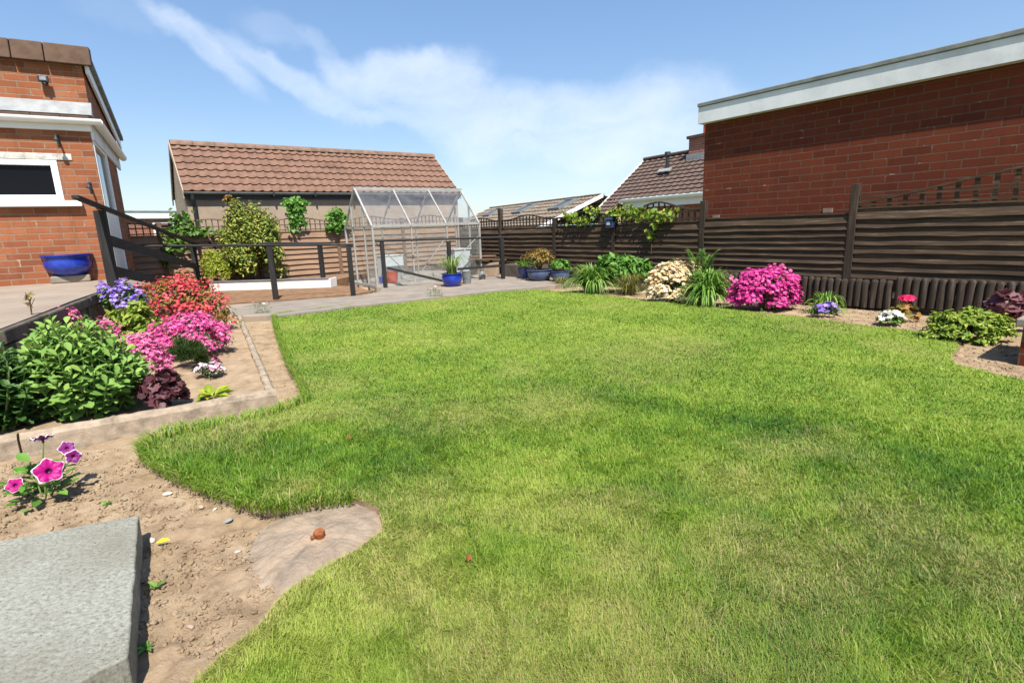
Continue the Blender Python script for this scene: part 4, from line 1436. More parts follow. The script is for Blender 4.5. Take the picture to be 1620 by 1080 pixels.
roof = mb.build('roof', M['tile_red'], b_, smooth=True)
mb = MB()
nseg = 15
for i in range(nseg):
    xa, xb = x0r + (x1r - x0r) * i / nseg + .004, x0r + (x1r - x0r) * (i + 1) / nseg - .004
    vs = []
    for x in (xa, xb):
        for k in range(9):
            a = PI * k / 8
            vs.append((x, rl_y + math.cos(a) * .15, zr - .05 + math.sin(a) * .13 + (.004 if x == xb else 0)))
    mb.add(vs, [(k, k + 1, 9 + k + 1, 9 + k) for k in range(8)] + [tuple(range(9)), tuple(range(17, 8, -1))])
mb.build('ridge_tile_row', M['tile_ridge'], roof, smooth=True)
mb = MB()
for xx in (x0r - .03, x1r + .004):
    for s in (-1, 1):
        a, bq = Vector((xx, rl_y, zr - .0)), Vector((xx, rl_y + s * (rl_y + EV), ze - .0))
        mb.hexa([a + Vector((0, 0, -.16)), a + Vector((.026, 0, -.16)), bq + Vector((.026, 0, -.16)), bq + Vector((0, 0, -.16))],
                [a + Vector((0, 0, .02)), a + Vector((.026, 0, .02)), bq + Vector((.026, 0, .02)), bq + Vector((0, 0, .02))])
mb.build('bargeboard', M['render'], b_)
MB().box(x0r, x1r, -.05, -.003, ze - .17, ze - .03).build('fascia', M['black_plastic'], b_)
gm = MB(); gutter(gm, (x0r - .02, -.13, ze - .02), (x1r + .02, -.13, ze - .02), .055); gm.build('gutter', M['grey_plastic'], b_, smooth=True)
mb = MB()
for i in range(6):
    x = x0r + .9 + i * 1.0
    mb.box(x - .02, x + .02, -.195, -.05, ze - .11, ze + .01)
mb.build('gutter_brackets', M['black_plastic'], b_)
mb = MB(); mb.path([(x0w + .12, -.13, ze - .06), (x0w + .12, -.11, ze - .18), (x0w + .14, -.05, ze - .34), (x0w + .14, -.05, -.1)], .045, 10); mb.build('downpipe', M['black_plastic'], b_, smooth=True)

# ================================================================== LEFT BACK: flat red brick building
fl0 = Dp(206, 372, 22); 
q0, q1 = Dp(200, 336, 22), Dp(300, 336, 24)
d_ = (q1 - q0); rot = math.atan2(d_.y, d_.x); L = math.hypot(d_.x, d_.y) + 3.5
t = thing('flat_roof_building', 'low red brick building with white fascia behind the house corner', 'building', (q0.x, q0.y, 0), rot)
zt = zat(q0, 336)
MB().box(-2.5, L, 0, 4, -.2, zt - .25).build('wall', M['brick_far'], t)
MB().box(-2.6, L + .1, -.12, 4.1, zt - .248, zt).build('fascia', M['upvc'], t)
MB().box(-2.62, L + .12, -.14, 4.12, zt + .002, zt + .06).build('roof', M['felt'], t)
pxx = Frame((q0.x, q0.y, 0), rot)
wx = pxx.front(258, 352, 0).x
wn = MB().box(wx - .35, wx + .35, -.012, -.008, zt - 1.1, zt - .45).build('window', M['window_glass'], t)
mb = MB()
for a, b, c, d in ((wx - .42, wx - .35, zt - 1.15, zt - .4), (wx + .35, wx + .42, zt - 1.15, zt - .4), (wx - .35, wx + .35, zt - .45, zt - .4), (wx - .35, wx + .35, zt - 1.15, zt - 1.1)):
    mb.box(a, b, -.03, -.002, c, d)
mb.build('frame', M['upvc'], wn)

# ================================================================== RIGHT BRICK BUILDING
wc = Dp(1112, 300, 9.0)
WF = Frame((wc.x, wc.y, 0), RF.rot)
b_ = thing('flat_roof_building', 'large dark red brick building with deep white fascia behind the right fence', 'building', WF.o, WF.rot)
zfb, zft = WF.front(1112, 199).z, WF.front(1113, 169, -.12).z
zfb = (zfb + WF.front(1600, 100).z) / 2
MB().box(0, 9.5, 0, 6, -.2, zfb + .05).build('wall', M['brick_red'], b_)
MB().box(-.05, 9.6, -.13, -.002, zfb, zft).build('fascia', M['fascia_grey'], b_, bevel=.004)
MB().box(-.052, -.002, -.0, 6.1, zfb, zft).build('fascia', M['fascia_grey'], b_, bevel=.004)
MB().box(-.06, 9.7, -.15, 6.2, zft + .002, zft + .06).build('roof', M['felt'], b_, bevel=.01)
mb = MB()
for px, py in ((1310, 333), (1133, 343)):
    q = WF.front(px, py); MB().box(q.x - .06, q.x + .06, -.012, .03, q.z - .03, q.z + .03).build('air_brick', M['grey_box'], b_)

# ================================================================== HOUSES BEYOND THE RIGHT FENCE
YH = 19.0
hb_ = Dp(1020, 255, YH)
NF = Frame((Dp(985, 330, YH).x, YH, 0), RF.rot - R(5.7))
b_ = thing('tiled_house', 'brown tiled house with chimney and white gutter beyond the trellis', 'house', NF.o, NF.rot)
ry = 3.2
r0, r1 = NF.front(1021, 253, ry), NF.front(1112, 238, ry)
zrr = (r0.z + r1.z) / 2
lo = NF.side(938, 340, r0.x)              # foot of the verge
dv = Vector((0, lo.y - ry, lo.z - zrr)); Ld = dv.length; dvn = dv.normalized()
nrm_ = Vector((1, 0, 0)).cross(dvn)
oL = NF.loc(CC); dg = ray(1048, 309); dg = Vector((dg.dot(NF.x), dg.dot(NF.y), dg.z))
tg = (Vector((r0.x, ry, zrr)) - oL).dot(nrm_) / dg.dot(nrm_)
qg = oL + dg * tg
ey, zge = qg.y, qg.z
g0x = NF.front(985, 316, ey).x
xr1 = r0.x + 12
fr_ = (ry - ey) / (ry - lo.y)
ncu = 11; ncl = max(2, round(ncu * (1 - fr_) / fr_))
mb = MB(); tile_roof(mb, Vector((r0.x, ry, zrr)), (1, 0, 0), dv, xr1 - r0.x, Ld * fr_, ncu, 40, .025, .045, 4)
P1 = Vector((r0.x, ry, zrr)) + dv * fr_
tile_roof(mb, P1 + Vector((0, 0, .0)), (1, 0, 0), dv, g0x - r0.x, Ld * (1 - fr_), ncl, max(4, int((g0x - r0.x) / .3)), .025, .045, 4)
rf = mb.build('roof', M['tile_brown'], b_, smooth=False)
a = Vector((r0.x - .03, ry, zrr)); e = a + dv
mb = MB(); k_ = Vector((.05, 0, 0)); dn_, up_ = Vector((0, 0, -.22)), Vector((0, 0, .07))
mb.hexa([a + dn_, a + k_ + dn_, e + k_ + dn_, e + dn_], [a + up_, a + k_ + up_, e + k_ + up_, e + up_]); mb.build('bargeboard', M['fascia_grey'], b_)
MB().box(r0.x - .02, xr1, ry - .14, ry + .14, zrr - .02, zrr + .09).build('ridge_tile_row', M['tile_brown'], rf, bevel=.04)
MB().box(g0x + .02, xr1, ey + .36, ry * 2, -.2, zge - .28).build('wall', M['brick_far'], b_)
MB().box(r0.x + .05, g0x, lo.y + .3, ry * 2, -.2, lo.z - .1).build('wall', M['render'], b_)
gm = MB(); gutter(gm, (g0x, ey - .10, zge - .05), (xr1, ey - .10, zge - .05), .10); gm.build('gutter', M['upvc'], b_, smooth=True)
MB().box(g0x, xr1, ey - .0, ey + .05, zge - .36, zge - .08).build('fascia', M['upvc'], b_)
MB().box(g0x, xr1, ey + .052, ey + .36, zge - .34, zge - .30).build('soffit', M['upvc'], b_)
cx0, cz0, cz1 = NF.front(1094, 240, ry - .3).x, NF.front(1094, 245, ry - .3).z, NF.front(1094, 221, ry - .3).z
ch = MB().box(cx0, cx0 + .95, ry - .45, ry + .45, cz0 - .5, cz1).build('chimney', M['brick_far'], rf)
MB().box(cx0 - .06, cx0 + 1.0, ry - .52, ry + .52, cz1 + .002, cz1 + .1).build('coping', M['tile_cap'], ch)
MB().box(cx0 - .03, cx0 + 1.0, ry - .54, ry - .46, cz0 - .35, cz0 + .0).build('flashing', M['lead'], ch)
MB().lathe([(.16, 0), (.14, .05), (.14, .34), (.165, .36), (.165, .42)], (cx0 + .42, ry, cz1 + .1), 16).build('chimney_pot', M['terracotta_pot'], ch, smooth=True)
vq = NF.front(1056, 254, ry - .9)
mb = MB(); mb.tube((vq.x, ry - .9, vq.z - .3), (vq.x, ry - .9, vq.z + .18), .07, None, 12); mb.tube((vq.x, ry - .9, vq.z + .18), (vq.x, ry - .9, vq.z + .3), .12, .1, 12)
mb.build('vent_pipe', M['black_plastic'], rf)
mb = MB(); mb.beam(Vector((vq.x - .3, ry - .9, vq.z - .22)) + dvn * .2, Vector((vq.x + .3, ry - .9, vq.z - .22)) + dvn * .2, .18, .03, nrm_); mb.build('vent_flashing', M['lead'], rf)

YK = 24.0
KF = Frame((Dp(860, 340, YK).x, YK, 0), RF.rot - R(11))
b_ = thing('tiled_house', 'long low grey brown tiled roof with three skylights beyond the trellis', 'house', KF.o, KF.rot)
ry = 2.4
a_, c_ = KF.front(778, 329.5, ry), KF.front(953, 308, ry)
zk = (a_.z + c_.z) / 2
le, re_ = KF.front(752, 352, 0), KF.front(924, 338, 0)
zke = min(le.z, re_.z) - .3
dv = Vector((0, -ry - .6, (zke - zk) * 1.0))
x0k, x1k = a_.x - .15, c_.x
mb = MB(); tile_roof(mb, Vector((x0k, ry, zk)), (1, 0, 0), dv, x1k - x0k, dv.length * 1.5, 10, 40, .03, .05, 4)
dvb = Vector((0, ry + .6, zke - zk)); tile_roof(mb, Vector((x0k, ry, zk)), (1, 0, 0), dvb, x1k - x0k, dvb.length, 7, 40, .03, .05, 4)
rf = mb.build('roof', M['tile_grey'], b_)
MB().box(x0k + .2, x1k - .2, -.2, ry * 2 + .2, -.3, zke - .55).build('wall', M['render'], b_)
e_ = Vector((x1k + .02, ry, zk)); e2 = e_ + dv * 1.5
mb = MB(); mb.hexa([e_ + Vector((0, 0, -.10)), e_ + Vector((.05, 0, -.10)), e2 + Vector((.05, 0, -.10)), e2 + Vector((0, 0, -.10))], [e_ + Vector((0, 0, .06)), e_ + Vector((.05, 0, .06)), e2 + Vector((.05, 0, .06)), e2 + Vector((0, 0, .06))])
mb.build('bargeboard', M['upvc'], b_)
MB().box(x0k, x1k, ry - .12, ry + .12, zk - .01, zk + .07).build('ridge_tile_row', M['tile_grey'], rf, bevel=.03)
U, Vn = Vector((1, 0, 0)), dv.normalized(); Nn = U.cross(Vn); Nn = Nn if Nn.z > 0 else -Nn
for px, py in ((781, 338), (830, 333), (891, 326.5)):
    d = ray(px, py)
    o_ = KF.loc(CC); dl = Vector((d.dot(KF.x), d.dot(KF.y), d.z))
    P0 = Vector((x0k, ry, zk)); tt = (P0 - o_).dot(Nn) / dl.dot(Nn); q = o_ + dl * tt + Nn * .09
    hw, hh = .40, .46
    mb = MB(); mb.beam(q - Vn * hh, q + Vn * hh, hw * 2, .06, Nn)
    sk = mb.build('skylight', M['sky_glass'], rf)
    mb = MB()
    for s in (-1, 1):
        mb.beam(q - Vn * (hh + .08) + U * (s * (hw + .05)), q + Vn * (hh + .08) + U * (s * (hw + .05)), .1, .14, Nn)
        mb.beam(q + Vn * (s * (hh + .04)) - U * hw, q + Vn * (s * (hh + .04)) + U * hw, .09, .13, Nn)
    mb.build('frame', M['grey_plastic'], sk)

# ================================================================== GREENHOUSE
gl, gr = G(597, 457, .02), G(762, 440, .02)
grot = math.atan2((gr - gl).y, (gr - gl).x)
GF = Frame((gl.x, gl.y, 0), grot)
GW = math.hypot((gr - gl).x, (gr - gl).y)
gd = GF.side(546, 331, 0).y
GD = max(1.4, min(gd, 2.6))
ZG0 = .05
zge_ = (GF.front(590, 358).z + GF.front(757, 353).z) / 2
zgr = GF.side(564, 297, 0).z
zgr = (zgr + GF.front(722, 301, GD / 2).z) / 2
gt = thing('greenhouse', 'aluminium framed glass greenhouse with open gable roof standing on the far path', 'greenhouse', (gl.x, gl.y, 0), grot)
fr = MB(); r_ = .034
xsb = [0, GW / 3, GW * 2 / 3, GW]
for x in xsb:
    w = r_ if x in (0, GW) else r_ * .75
    fr.beam((x, 0, ZG0), (x, 0, zge_), w, w, (0, 1, 0)); fr.beam((x, GD, ZG0), (x, GD, zge_), w, w, (0, 1, 0))
    fr.beam((x, 0, zge_), (x, GD / 2, zgr), w, w); fr.beam((x, GD, zge_), (x, GD / 2, zgr), w, w)
for y in (0, GD):
    fr.beam((0, y, zge_), (GW, y, zge_), .045, .05); fr.beam((0, y, ZG0 + .02), (GW, y, ZG0 + .02), .04, .06)
fr.beam((-.03, GD / 2, zgr), (GW + .03, GD / 2, zgr), .05, .06)
for x in (0, GW):
    fr.beam((x, 0, zge_), (x, GD, zge_), .03, .035); fr.beam((x, 0, ZG0 + .02), (x, GD, ZG0 + .02), .04, .05)
    for y in (GD * .28, GD * .7): fr.beam((x, y, ZG0), (x, y, zge_ + (zgr - zge_) * (1 - abs(y - GD / 2) / (GD / 2)) - .01), .03, .03, (0, 1, 0))
# diagonal braces
fr.beam((.05, .02, zge_ - .3), (xsb[1] - .05, .02, ZG0 + .12), .025, .012); fr.beam((xsb[1] + .04, .02, ZG0 + .08), (xsb[2] - .03, .02, zge_ - .28), .025, .012)
fr.beam((xsb[2] + .03, .02, zge_ - .3), (xsb[2] + .06, .02, zge_ - .28), .02, .012); fr.beam((xsb[2] + .25, .03, ZG0 + .45), (GW - .03, .03, zge_ - .28), .03, .012)
fr.build('frame', M['alu'], gt)
fr = MB(); fr.beam((.5, GD * .55, zge_ + .12), (1.35, GD * .8, zge_ + .11), .03, .02); fr.beam((.05, GD - .03, 1.0), (GW - .1, GD - .03, .98), .03, .02); fr.build('cross_bar', M['alu'], gt)
for i in range(3):
    a, b = xsb[i] + .02, xsb[i + 1] - .02
    gz0 = ZG0 + .05
    for y in (0, GD):
        MB().add([(a, y, gz0), (b, y, gz0), (b, y, zge_ - .03), (a, y, zge_ - .03)], [(0, 1, 2, 3)]).build('wall_pane', M['glass'], gt)
    for y0_, y1_ in ((.02, GD / 2 - .02), (GD - .02, GD / 2 + .02)):
        MB().add([(a, y0_, zge_ + .02), (b, y0_, zge_ + .02), (b, y1_, zgr - .03), (a, y1_, zgr - .03)], [(0, 1, 2, 3)]).build('roof_pane', M['glass_roof'], gt)
for x in (0, GW):
    MB().add([(x, .03, ZG0 + .05), (x, GD * .28 - .02, ZG0 + .05), (x, GD * .28 - .02, zge_ - .02), (x, .03, zge_ - .02)], [(0, 1, 2, 3)]).build('gable_pane', M['glass'], gt)
    if x: MB().add([(x, GD * .28 + .02, ZG0 + .05), (x, GD * .7 - .02, ZG0 + .05), (x, GD * .7 - .02, zge_ - .02), (x, GD * .28 + .02, zge_ - .02)], [(0, 1, 2, 3)]).build('gable_pane', M['glass'], gt)
    MB().add([(x, .05, zge_ + .03), (x, GD - .05, zge_ + .03), (x, GD / 2, zgr - .05)], [(0, 1, 2)]).build('gable_pane', M['glass'], gt)
MB().box(-.04, GW + .04, -.05, .04, -.05, ZG0 - .003).build('plinth', M['path'], gt)
MB().box(-.04, GW + .04, GD - .04, GD + .05, -.05, ZG0 - .003).build('plinth', M['path'], gt)
# clutter inside and beside the greenhouse
def clutter(px, py, z=.035):
    p = G(px, py, z); return (p.x, p.y, z)


def pot(name, label, px, py, w_px, h_px, mat, prof=None, z=.035, fill=True):
    p = G(px, py, z)
    d = Vector((p.x, p.y, 0)).normalized()
    r = w_px / FPX * depth(p) / 2
    p = p + d * r * .8
    hh = zat(p, py - h_px) - z
    t = thing(name, label, 'pot', (p.x, p.y, z))
    prof = prof or [(.72, 0), (.86, .3), (.96, .75), (1.0, .93), (1.05, .95), (1.05, 1.0), (.94, 1.0), (.9, .9)]
    MB().lathe([(a * r, b * hh) for a, b in prof], n=28).build('vessel', mat, t, smooth=True)
    if fill: MB().lathe([(.92 * r, .90 * hh), (.4 * r, .93 * hh), (0, .94 * hh)], n=20, closed_bottom=False).build('soil_fill', M['soil_dark'], t, smooth=True)
    return t, r, hh


pot('plant_pot', 'orange red plastic pot standing inside the greenhouse glass', 621, 453, 20, 24, M['terracotta_pot'])
pot('plant_pot', 'small blue pot at the left front corner of the greenhouse', 604, 448, 9, 10, M['blue_glaze'])
pot('plant_pot', 'grey plastic bucket beside the blue pot by the greenhouse', 739, 449, 16, 20, M['grey_plastic'])
BOWL = [(.6, 0), (.82, .18), (.96, .5), (.98, .78), (.92, .9), (1.04, .94), (1.04, 1), (.9, 1), (.86, .9)]
bt, br, bh = pot('plant_pot', 'glossy bright blue pot with spiky leaves in front of the greenhouse', 716, 454, 33, 22, M['blue_glaze'], BOWL)
def plant_in(t, r, z, n, ln, wid, mat, droop=.7):
    a = RNG.uniform(0, 2 * PI, n); rr = np.sqrt(RNG.random(n)) * r * .5
    p = np.stack([np.cos(a) * rr, np.sin(a) * rr, np.full(n, z)], 1)
    out = np.stack([np.cos(a), np.sin(a), np.zeros(n)], 1)
    L = ln * RNG.uniform(.5, 1.1, n)
    tm = strap_t(6, droop)
    V, T = inst(tm[0], tm[1], p, out, np.tile([[0, 0, 1.0]], (n, 1)), np.stack([np.full(n, wid), L * 1.0, L], 1))
    return np_mesh('foliage', V, T, mat, t, {'rnd': np.repeat(RNG.random(n), len(tm[0]))})
plant_in(bt, br, bh * .9, 110, .34, .016, M['l_grass'], 1.5)
t = thing('storage_box', 'pale blue grey panel box leaning at the right end of the greenhouse', 'box', clutter(738, 440), grot)
MB().box(-.2, .2, .1, .5, 0, .62).build('body', M['pale_panel'], t, bevel=.01)
MB().box(-.22, .22, .08, .52, .622, .65).build('lid', M['lintel'], t, bevel=.006)
t = thing('timber_box', 'brown weathered timber box right of the greenhouse with roof boards on top', 'box', clutter(766, 439), grot)
MB().box(-.1, .5, .1, .5, 0, .30).build('body', M['grey_box'], t, bevel=.01)
mb = MB(); mb.beam((-.2, .1, .42), (.75, .35, .34), .3, .02); mb.beam((-.15, .2, .47), (.6, .5, .44), .22, .02); mb.build('loose_boards', M['fence_tan'], t)
mb = MB(); mb.beam((-.1, .3, .30), (-.1, .3, .46), .05); mb.beam((.45, .35, .30), (.45, .35, .36), .05); mb.build('props', M['grey_box'], t)
t = thing('garden_ornament', 'small grey figure ornament beside the right greenhouse post', 'ornament', clutter(763, 442))
MB().lathe([(.06, 0), (.075, .05), (.06, .14), (.03, .18), (.045, .21), (.04, .26), (0, .285)], n=16).build('body', M['grey_plastic'], t, smooth=True)
t = thing('storage_box', 'white crate standing inside the greenhouse behind the left glass', 'box', clutter(640, 441), grot)
MB().box(-.25, .3, .6, .9, 0, .5).build('body', M['pale_panel'], t, bevel=.01)
MB().box(-.26, .31, .59, .91, .502, .53).build('lid', M['lintel'], t, bevel=.004)
mb = MB()
for i in range(14):
    p = G(random.uniform(640, 770), random.uniform(440, 456), .035)
    if GF.loc(p).y > -.02: continue
t = thing('stone_trough', 'low dark stone trough against the fence left of the blue pots', 'trough', clutter(822, 439), RF.rot)
hh = .27
mb = MB(); mb.box(-.55, .55, 0, .04, 0, hh); mb.box(-.55, .55, .36, .4, 0, hh); mb.box(-.55, -.51, .04, .36, 0, hh); mb.box(.51, .55, .04, .36, 0, hh); mb.box(-.51, .51, .04, .36, 0, .05)
mb.build('vessel', M['wall_dark'], t, bevel=.01)
MB().box(-.509, .509, .041, .359, .06, hh - .04).build('soil_fill', M['soil_dark'], t)
p_, o_ = lump_cloud(1.0, .3, .16, 7, 260); p_[:, 1] += .2; p_[:, 2] += hh - .05
leaves('foliage', SMALL, p_, o_, .05, .035, M['l_green'], t)

# ================================================================== RIGHT BORDER PLANTS
bt, br, bh = pot('plant_pot', 'slate blue glazed pot holding a small spreading maple', 854, 445, 40, 19, M['slate_glaze'], BOWL)
tw = MB()
for k in range(9):
    a = k * .7; e = Vector((math.cos(a) * .28, math.sin(a) * .24, bh + .28 + .1 * random.random()))
    tw.path([Vector((0, 0, bh * .8)), Vector((e.x * .3, e.y * .3, bh + .14)), e], [.014, .01, .004], 6)
tw.build('stem', M['stem'], bt)
p_, o_ = lump_cloud(.74, .6, .34, 12, 900, .3, .9, (.25, .4)); p_[:, 2] += bh + .08
leaves('foliage', SMALL, p_, o_, .05, .026, M['l_orange'], bt)
bt, br, bh = pot('plant_pot', 'navy glazed pot tucked behind the slate blue maple pot', 829, 441, 20, 18, M['navy_glaze'])
p_, o_ = lump_cloud(.26, .26, .14, 5, 160); p_[:, 2] += bh * .9
leaves('foliage', SMALL, p_, o_, .04, .026, M['l_green'], bt)
bt, br, bh = pot('plant_pot', 'small pale blue pot with bright leafy plant beside the maple pot', 887, 446, 30, 18, M['slate_glaze'], BOWL)
p_, o_ = lump_cloud(.45, .4, .26, 7, 420); p_[:, 2] += bh * .85
leaves('foliage', LEAF, p_, o_, .06, .04, M['l_bright'], bt)

strap_plant('ochre_tuft', 'small ochre grassy tuft at the lawn corner below the pale blue pot', 'grass clump', (868, 908, 457, 437), 160, .012, M['l_ochre'], SOIL_Z, 1.2)
strap_plant('daylily', 'large arching green strap leaf clump left of the ochre grasses', 'daylily', (893, 985, 468, 417), 560, .024, M['l_strap'], SOIL_Z, 1.05, dfac=.6)
bush('dianthus', 'tiny cushion of pink and white flowers in front of the left daylily', 'flower', (920, 948, 465, 447), (.04, .02), 120, M['l_green'], SOIL_Z, lumps=5, fl=(M['f_palepink'], 60, .045, .5))
bush('broadleaf_plant', 'bright green broad leaved plant spreading along the foot of the fence', 'plant', (930, 1040, 465, 405), (.13, .055), 1100, M['l_bright'], SOIL_Z, .35, lumps=16, low=.25, fill=.15)
strap_plant('ochre_grass', 'wispy ochre grass between the left daylily and cream azalea', 'grass clump', (962, 1030, 470, 430), 380, .009, M['l_ochre'], SOIL_Z, 1.1)
bush('cream_azalea', 'rounded azalea covered in cream and peach blossom by the fence', 'azalea', (1012, 1120, 483, 410), (.05, .024), 900, M['l_dark'], SOIL_Z, .5, lumps=34, lr=(.22, .3), flat=.95, fl=(M['f_cream'], 3000, .055, .1), stem=(8, .014))
strap_plant('daylily', 'large arching green strap leaf clump between cream and magenta azaleas', 'daylily', (1076, 1160, 489, 424), 560, .026, M['l_strap'], SOIL_Z, 1.05, dfac=.55)


def fern(label, px, z=SOIL_Z, n=11):
    c, w, hh = at_px(*px, z, .3)
    t = thing('fern', label, 'fern', (c.x, c.y, z))
    VV, TT, off = [], [], 0
    for i in range(n):
        a = 2 * PI * i / n + random.uniform(-.25, .25)
        o = np.array([math.cos(a), math.sin(a), 0]); sd = np.array([-o[1], o[0], 0])
        L = hh * random.uniform(1.1, 1.4); rch = w * .45 * random.uniform(.7, 1.1)
        k = 26
        tt = np.linspace(.15, 1, k)
        spine = o[None] * (rch * tt ** 1.6)[:, None] + np.array([[0, 0, 1]]) * (L * (tt - .22 * tt ** 4))[:, None]
        ln = .11 * np.sin(np.clip(tt * 1.15, 0, 1) * PI * .8 + .25) + .012
        for s in (-1, 1):
            Y = nrm(np.tile(sd * s, (k, 1)) + np.array([[0, 0, .25]]) + o[None] * .35)
            N = nrm(np.tile(np.array([[0, 0, 1.0]]), (k, 1)) - o[None] * .4)
            V, T = inst(SMALL[0], SMALL[1], spine, Y, N, np.stack([np.full(k, .026), ln, ln], 1))
            VV.append(V); TT.append(T + off); off += len(V)
    V, T = np.concatenate(VV), np.concatenate(TT)
    np_mesh('fronds', V, T, M['l_green'], t, {'rnd': np.repeat(RNG.random(len(V) // 4), 4)})


fern('upright pale green fern against the fence behind the cream azalea', (1076, 1138, 482, 398))
bush('magenta_azalea', 'dense rounded azalea covered in magenta blossom by the log edging', 'azalea', (1145, 1272, 496, 424), (.045, .02), 700, M['l_dark'], SOIL_Z, .5, lumps=46, lr=(.2, .27), flat=.97,
     fl=(M['f_magenta'], 5200, .048, .05), stem=(8, .014))
bush('rosy_azalea', 'small dusty pink azalea rising behind the magenta azalea', 'azalea', (1208, 1246, 487, 424), (.04, .02), 240, M['l_purple'], SOIL_Z, .4, lumps=6, low=.5, fl=(M['f_dusty'], 130, .045, .6))
bush('pink_azalea', 'thin sprig of pink blossom at the left side of the magenta azalea', 'azalea', (1144, 1166, 486, 438), (.035, .018), 90, M['l_green'], SOIL_Z, .8, lumps=4, low=.4, fl=(M['f_pink'], 60, .05, .6))
strap_plant('spiky_plant', 'pale striped spiky leaf plant in front of the log edging', 'plant', (1270, 1340, 498, 462), 90, .022, M['l_strap'], SOIL_Z, 1.4, dfac=.5)
bush('violet_petunia', 'low violet petunia on the soil in front of the spiky plant', 'petunia', (1280, 1326, 505, 479), (.045, .026), 160, M['l_green'], SOIL_Z, lumps=6, fl=(M['f_purple'], 60, .075, .45))
bush('white_petunia', 'low mound of white flowers on the soil left of the red geranium', 'flower', (1383, 1431, 518, 491), (.045, .025), 200, M['l_green'], SOIL_Z, lumps=6, fl=(M['f_white'], 110, .06, .45))
# geranium
t = bush('red_geranium', 'single crimson geranium head above bronze leaves before the logs', 'geranium', (1402, 1450, 512, 478), (.06, .05), 90, M['l_orange'], SOIL_Z, tmpl=LOBED, lumps=5)
c_, w_g, h_g = at_px(1402, 1447, 507, 478, SOIL_Z, .8)
hx = Vector((G(1434, 500, SOIL_Z).x, G(1434, 500, SOIL_Z).y, 0)) - Vector((c_.x, c_.y, 0))
hz = zat(c_, 471) - SOIL_Z
MB().path([(0, 0, .02), (hx.x * .3, 0, hz * .6), (.03, 0, hz)], .005, 6).build('stem', M['green_stem'], t)
dd = rand_dirs(70, .3)
p_ = dd * np.array([[.075, .075, .045]]) + np.array([[.03, 0, hz]])
blossoms(p_, dd, .05, M['f_crimson'], t, stuff=False, name='flower_head')
bush('yellow_green_spiraea', 'low spreading yellow green leafy mound at the right lawn corner', 'shrub', (1452, 1602, 549, 487), (.042, .024), 4200, M['l_yellowgreen'], SOIL_Z, .6, lumps=42, lr=(.18, .26), flat=.95)
bush('bronze_heuchera', 'rosy bronze lobed leaves before the logs at the right edge', 'heuchera', (1545, 1640, 530, 466), (.11, .11), 220, M['l_rosy'], SOIL_Z, .4, tmpl=LOBED, lumps=9, low=.3, droop=.2, fill=.1)
# brick pier with stone cap at the right edge
pc = G(1660, 580, SOIL_Z)
t = thing('brick_pier', 'short brick pier with grey stone cap at the right frame edge', 'pier', (pc.x, pc.y, SOIL_Z), RF.rot)
zc = zat(Vector((pc.x, pc.y, 0)), 505) - SOIL_Z
MB().box(-.16, .5, -.1, .5, -.05, zc - .06).build('brickwork', M['brick_red'], t)
MB().box(-.2, .54, -.14, .54, zc - .058, zc).build('cap', M['path'], t, bevel=.008)

# climbers on the trellis and the small blue lamp
def climber(label, box_pts, n, leaf, mat, depth_off, name='ivy', F=None, y=0.0, strands=(), cat='climber'):
    """leaf masses given as picture ellipses lying on a fence plane"""
    q0 = F.front(box_pts[0][0], box_pts[0][1], y)
    w0 = F.w(q0.x, q0.y, q0.z)
    t = thing(name, label, cat, w0, F.rot)
    P, O = [], []
    tot = sum(b[2] * b[3] for b in box_pts)
    for (cx_, cy_, rx, ry_) in box_pts:
        k = max(12, int(n * rx * ry_ / tot))
        c = F.front(cx_, cy_, y); s = depth(F.w(c.x, c.y, c.z)) / FPX
        u = RNG.normal(size=(k, 2)) * .5
        fac = 1 / max(.5, abs(F.x.dot(CR)))
        P.append(np.stack([c.x - q0.x + u[:, 0] * rx * s * fac, -RNG.random(k) * depth_off, c.z - q0.z + u[:, 1] * ry_ * s], 1))
        O.append(nrm(np.tile([[0, -1, .5]], (k, 1)) + RNG.normal(size=(k, 3)) * .5))
    P, O = np.concatenate(P), np.concatenate(O)
    leaves('foliage', LEAF, P, O, leaf[0], leaf[1], mat, t, droop=1.2, floor=-9)
    mb = MB()
    for st in strands:
        pts = []
        for x, yy in st:
            c = F.front(x, yy, y - .02); pts.append(Vector((c.x - q0.x, -.02, c.z - q0.z)))
        mb.path(pts, .006, 6)
    if strands: mb.build('stem', M['stem'], t)
    return t


climber('green vine spilling over the right trellis and hanging down the slats', [(1000, 335, 30, 9), (1030, 341, 26, 9), (975, 340, 14, 9), (1045, 347, 16, 8), (1058, 338, 12, 8), (1036, 358, 6, 9), (1033, 368, 4, 6), (1031, 377, 4, 4)], 300, (.08, .055), M['l_yellowgreen'], .10,
        'vine', RF, FY - .02, [[(990, 338), (1030, 342), (1060, 335)], [(1040, 345), (1034, 362), (1031, 380), (1030, 402)]])
climber('small green vine growing through the middle trellis arch', [(905, 342, 12, 9), (922, 349, 16, 8), (940, 333, 12, 7)], 150, (.085, .06), M['l_yellowgreen'], .1, 'vine', RF, FY - .02, [[(895, 352), (925, 346), (945, 335)]])
q = RF.front(966, 353, FY - .08)
t = thing('fence_lamp', 'small dark blue lantern fixed at the top of the fence', 'lamp', RF.w(q.x, q.y, q.z), RF.rot)
MB().box(-.09, .09, -.05, .03, -.09, .06).build('housing', M['navy_glaze'], t, bevel=.02)
MB().box(-.05, .03, -.056, -.0505, -.03, .03).build('lens', M['pale_panel'], t)
mb = MB(); mb.hexa([(-.11, -.07, .062), (.11, -.07, .062), (.11, .04, .062), (-.11, .04, .062)], [(-.04, -.03, .11), (.04, -.03, .11), (.04, .0, .11), (-.04, .0, .11)]); mb.build('cap', M['navy_glaze'], t)

# ================================================================== BACK LEFT SHRUBS
c0 = PL.lerp(PR, .36)


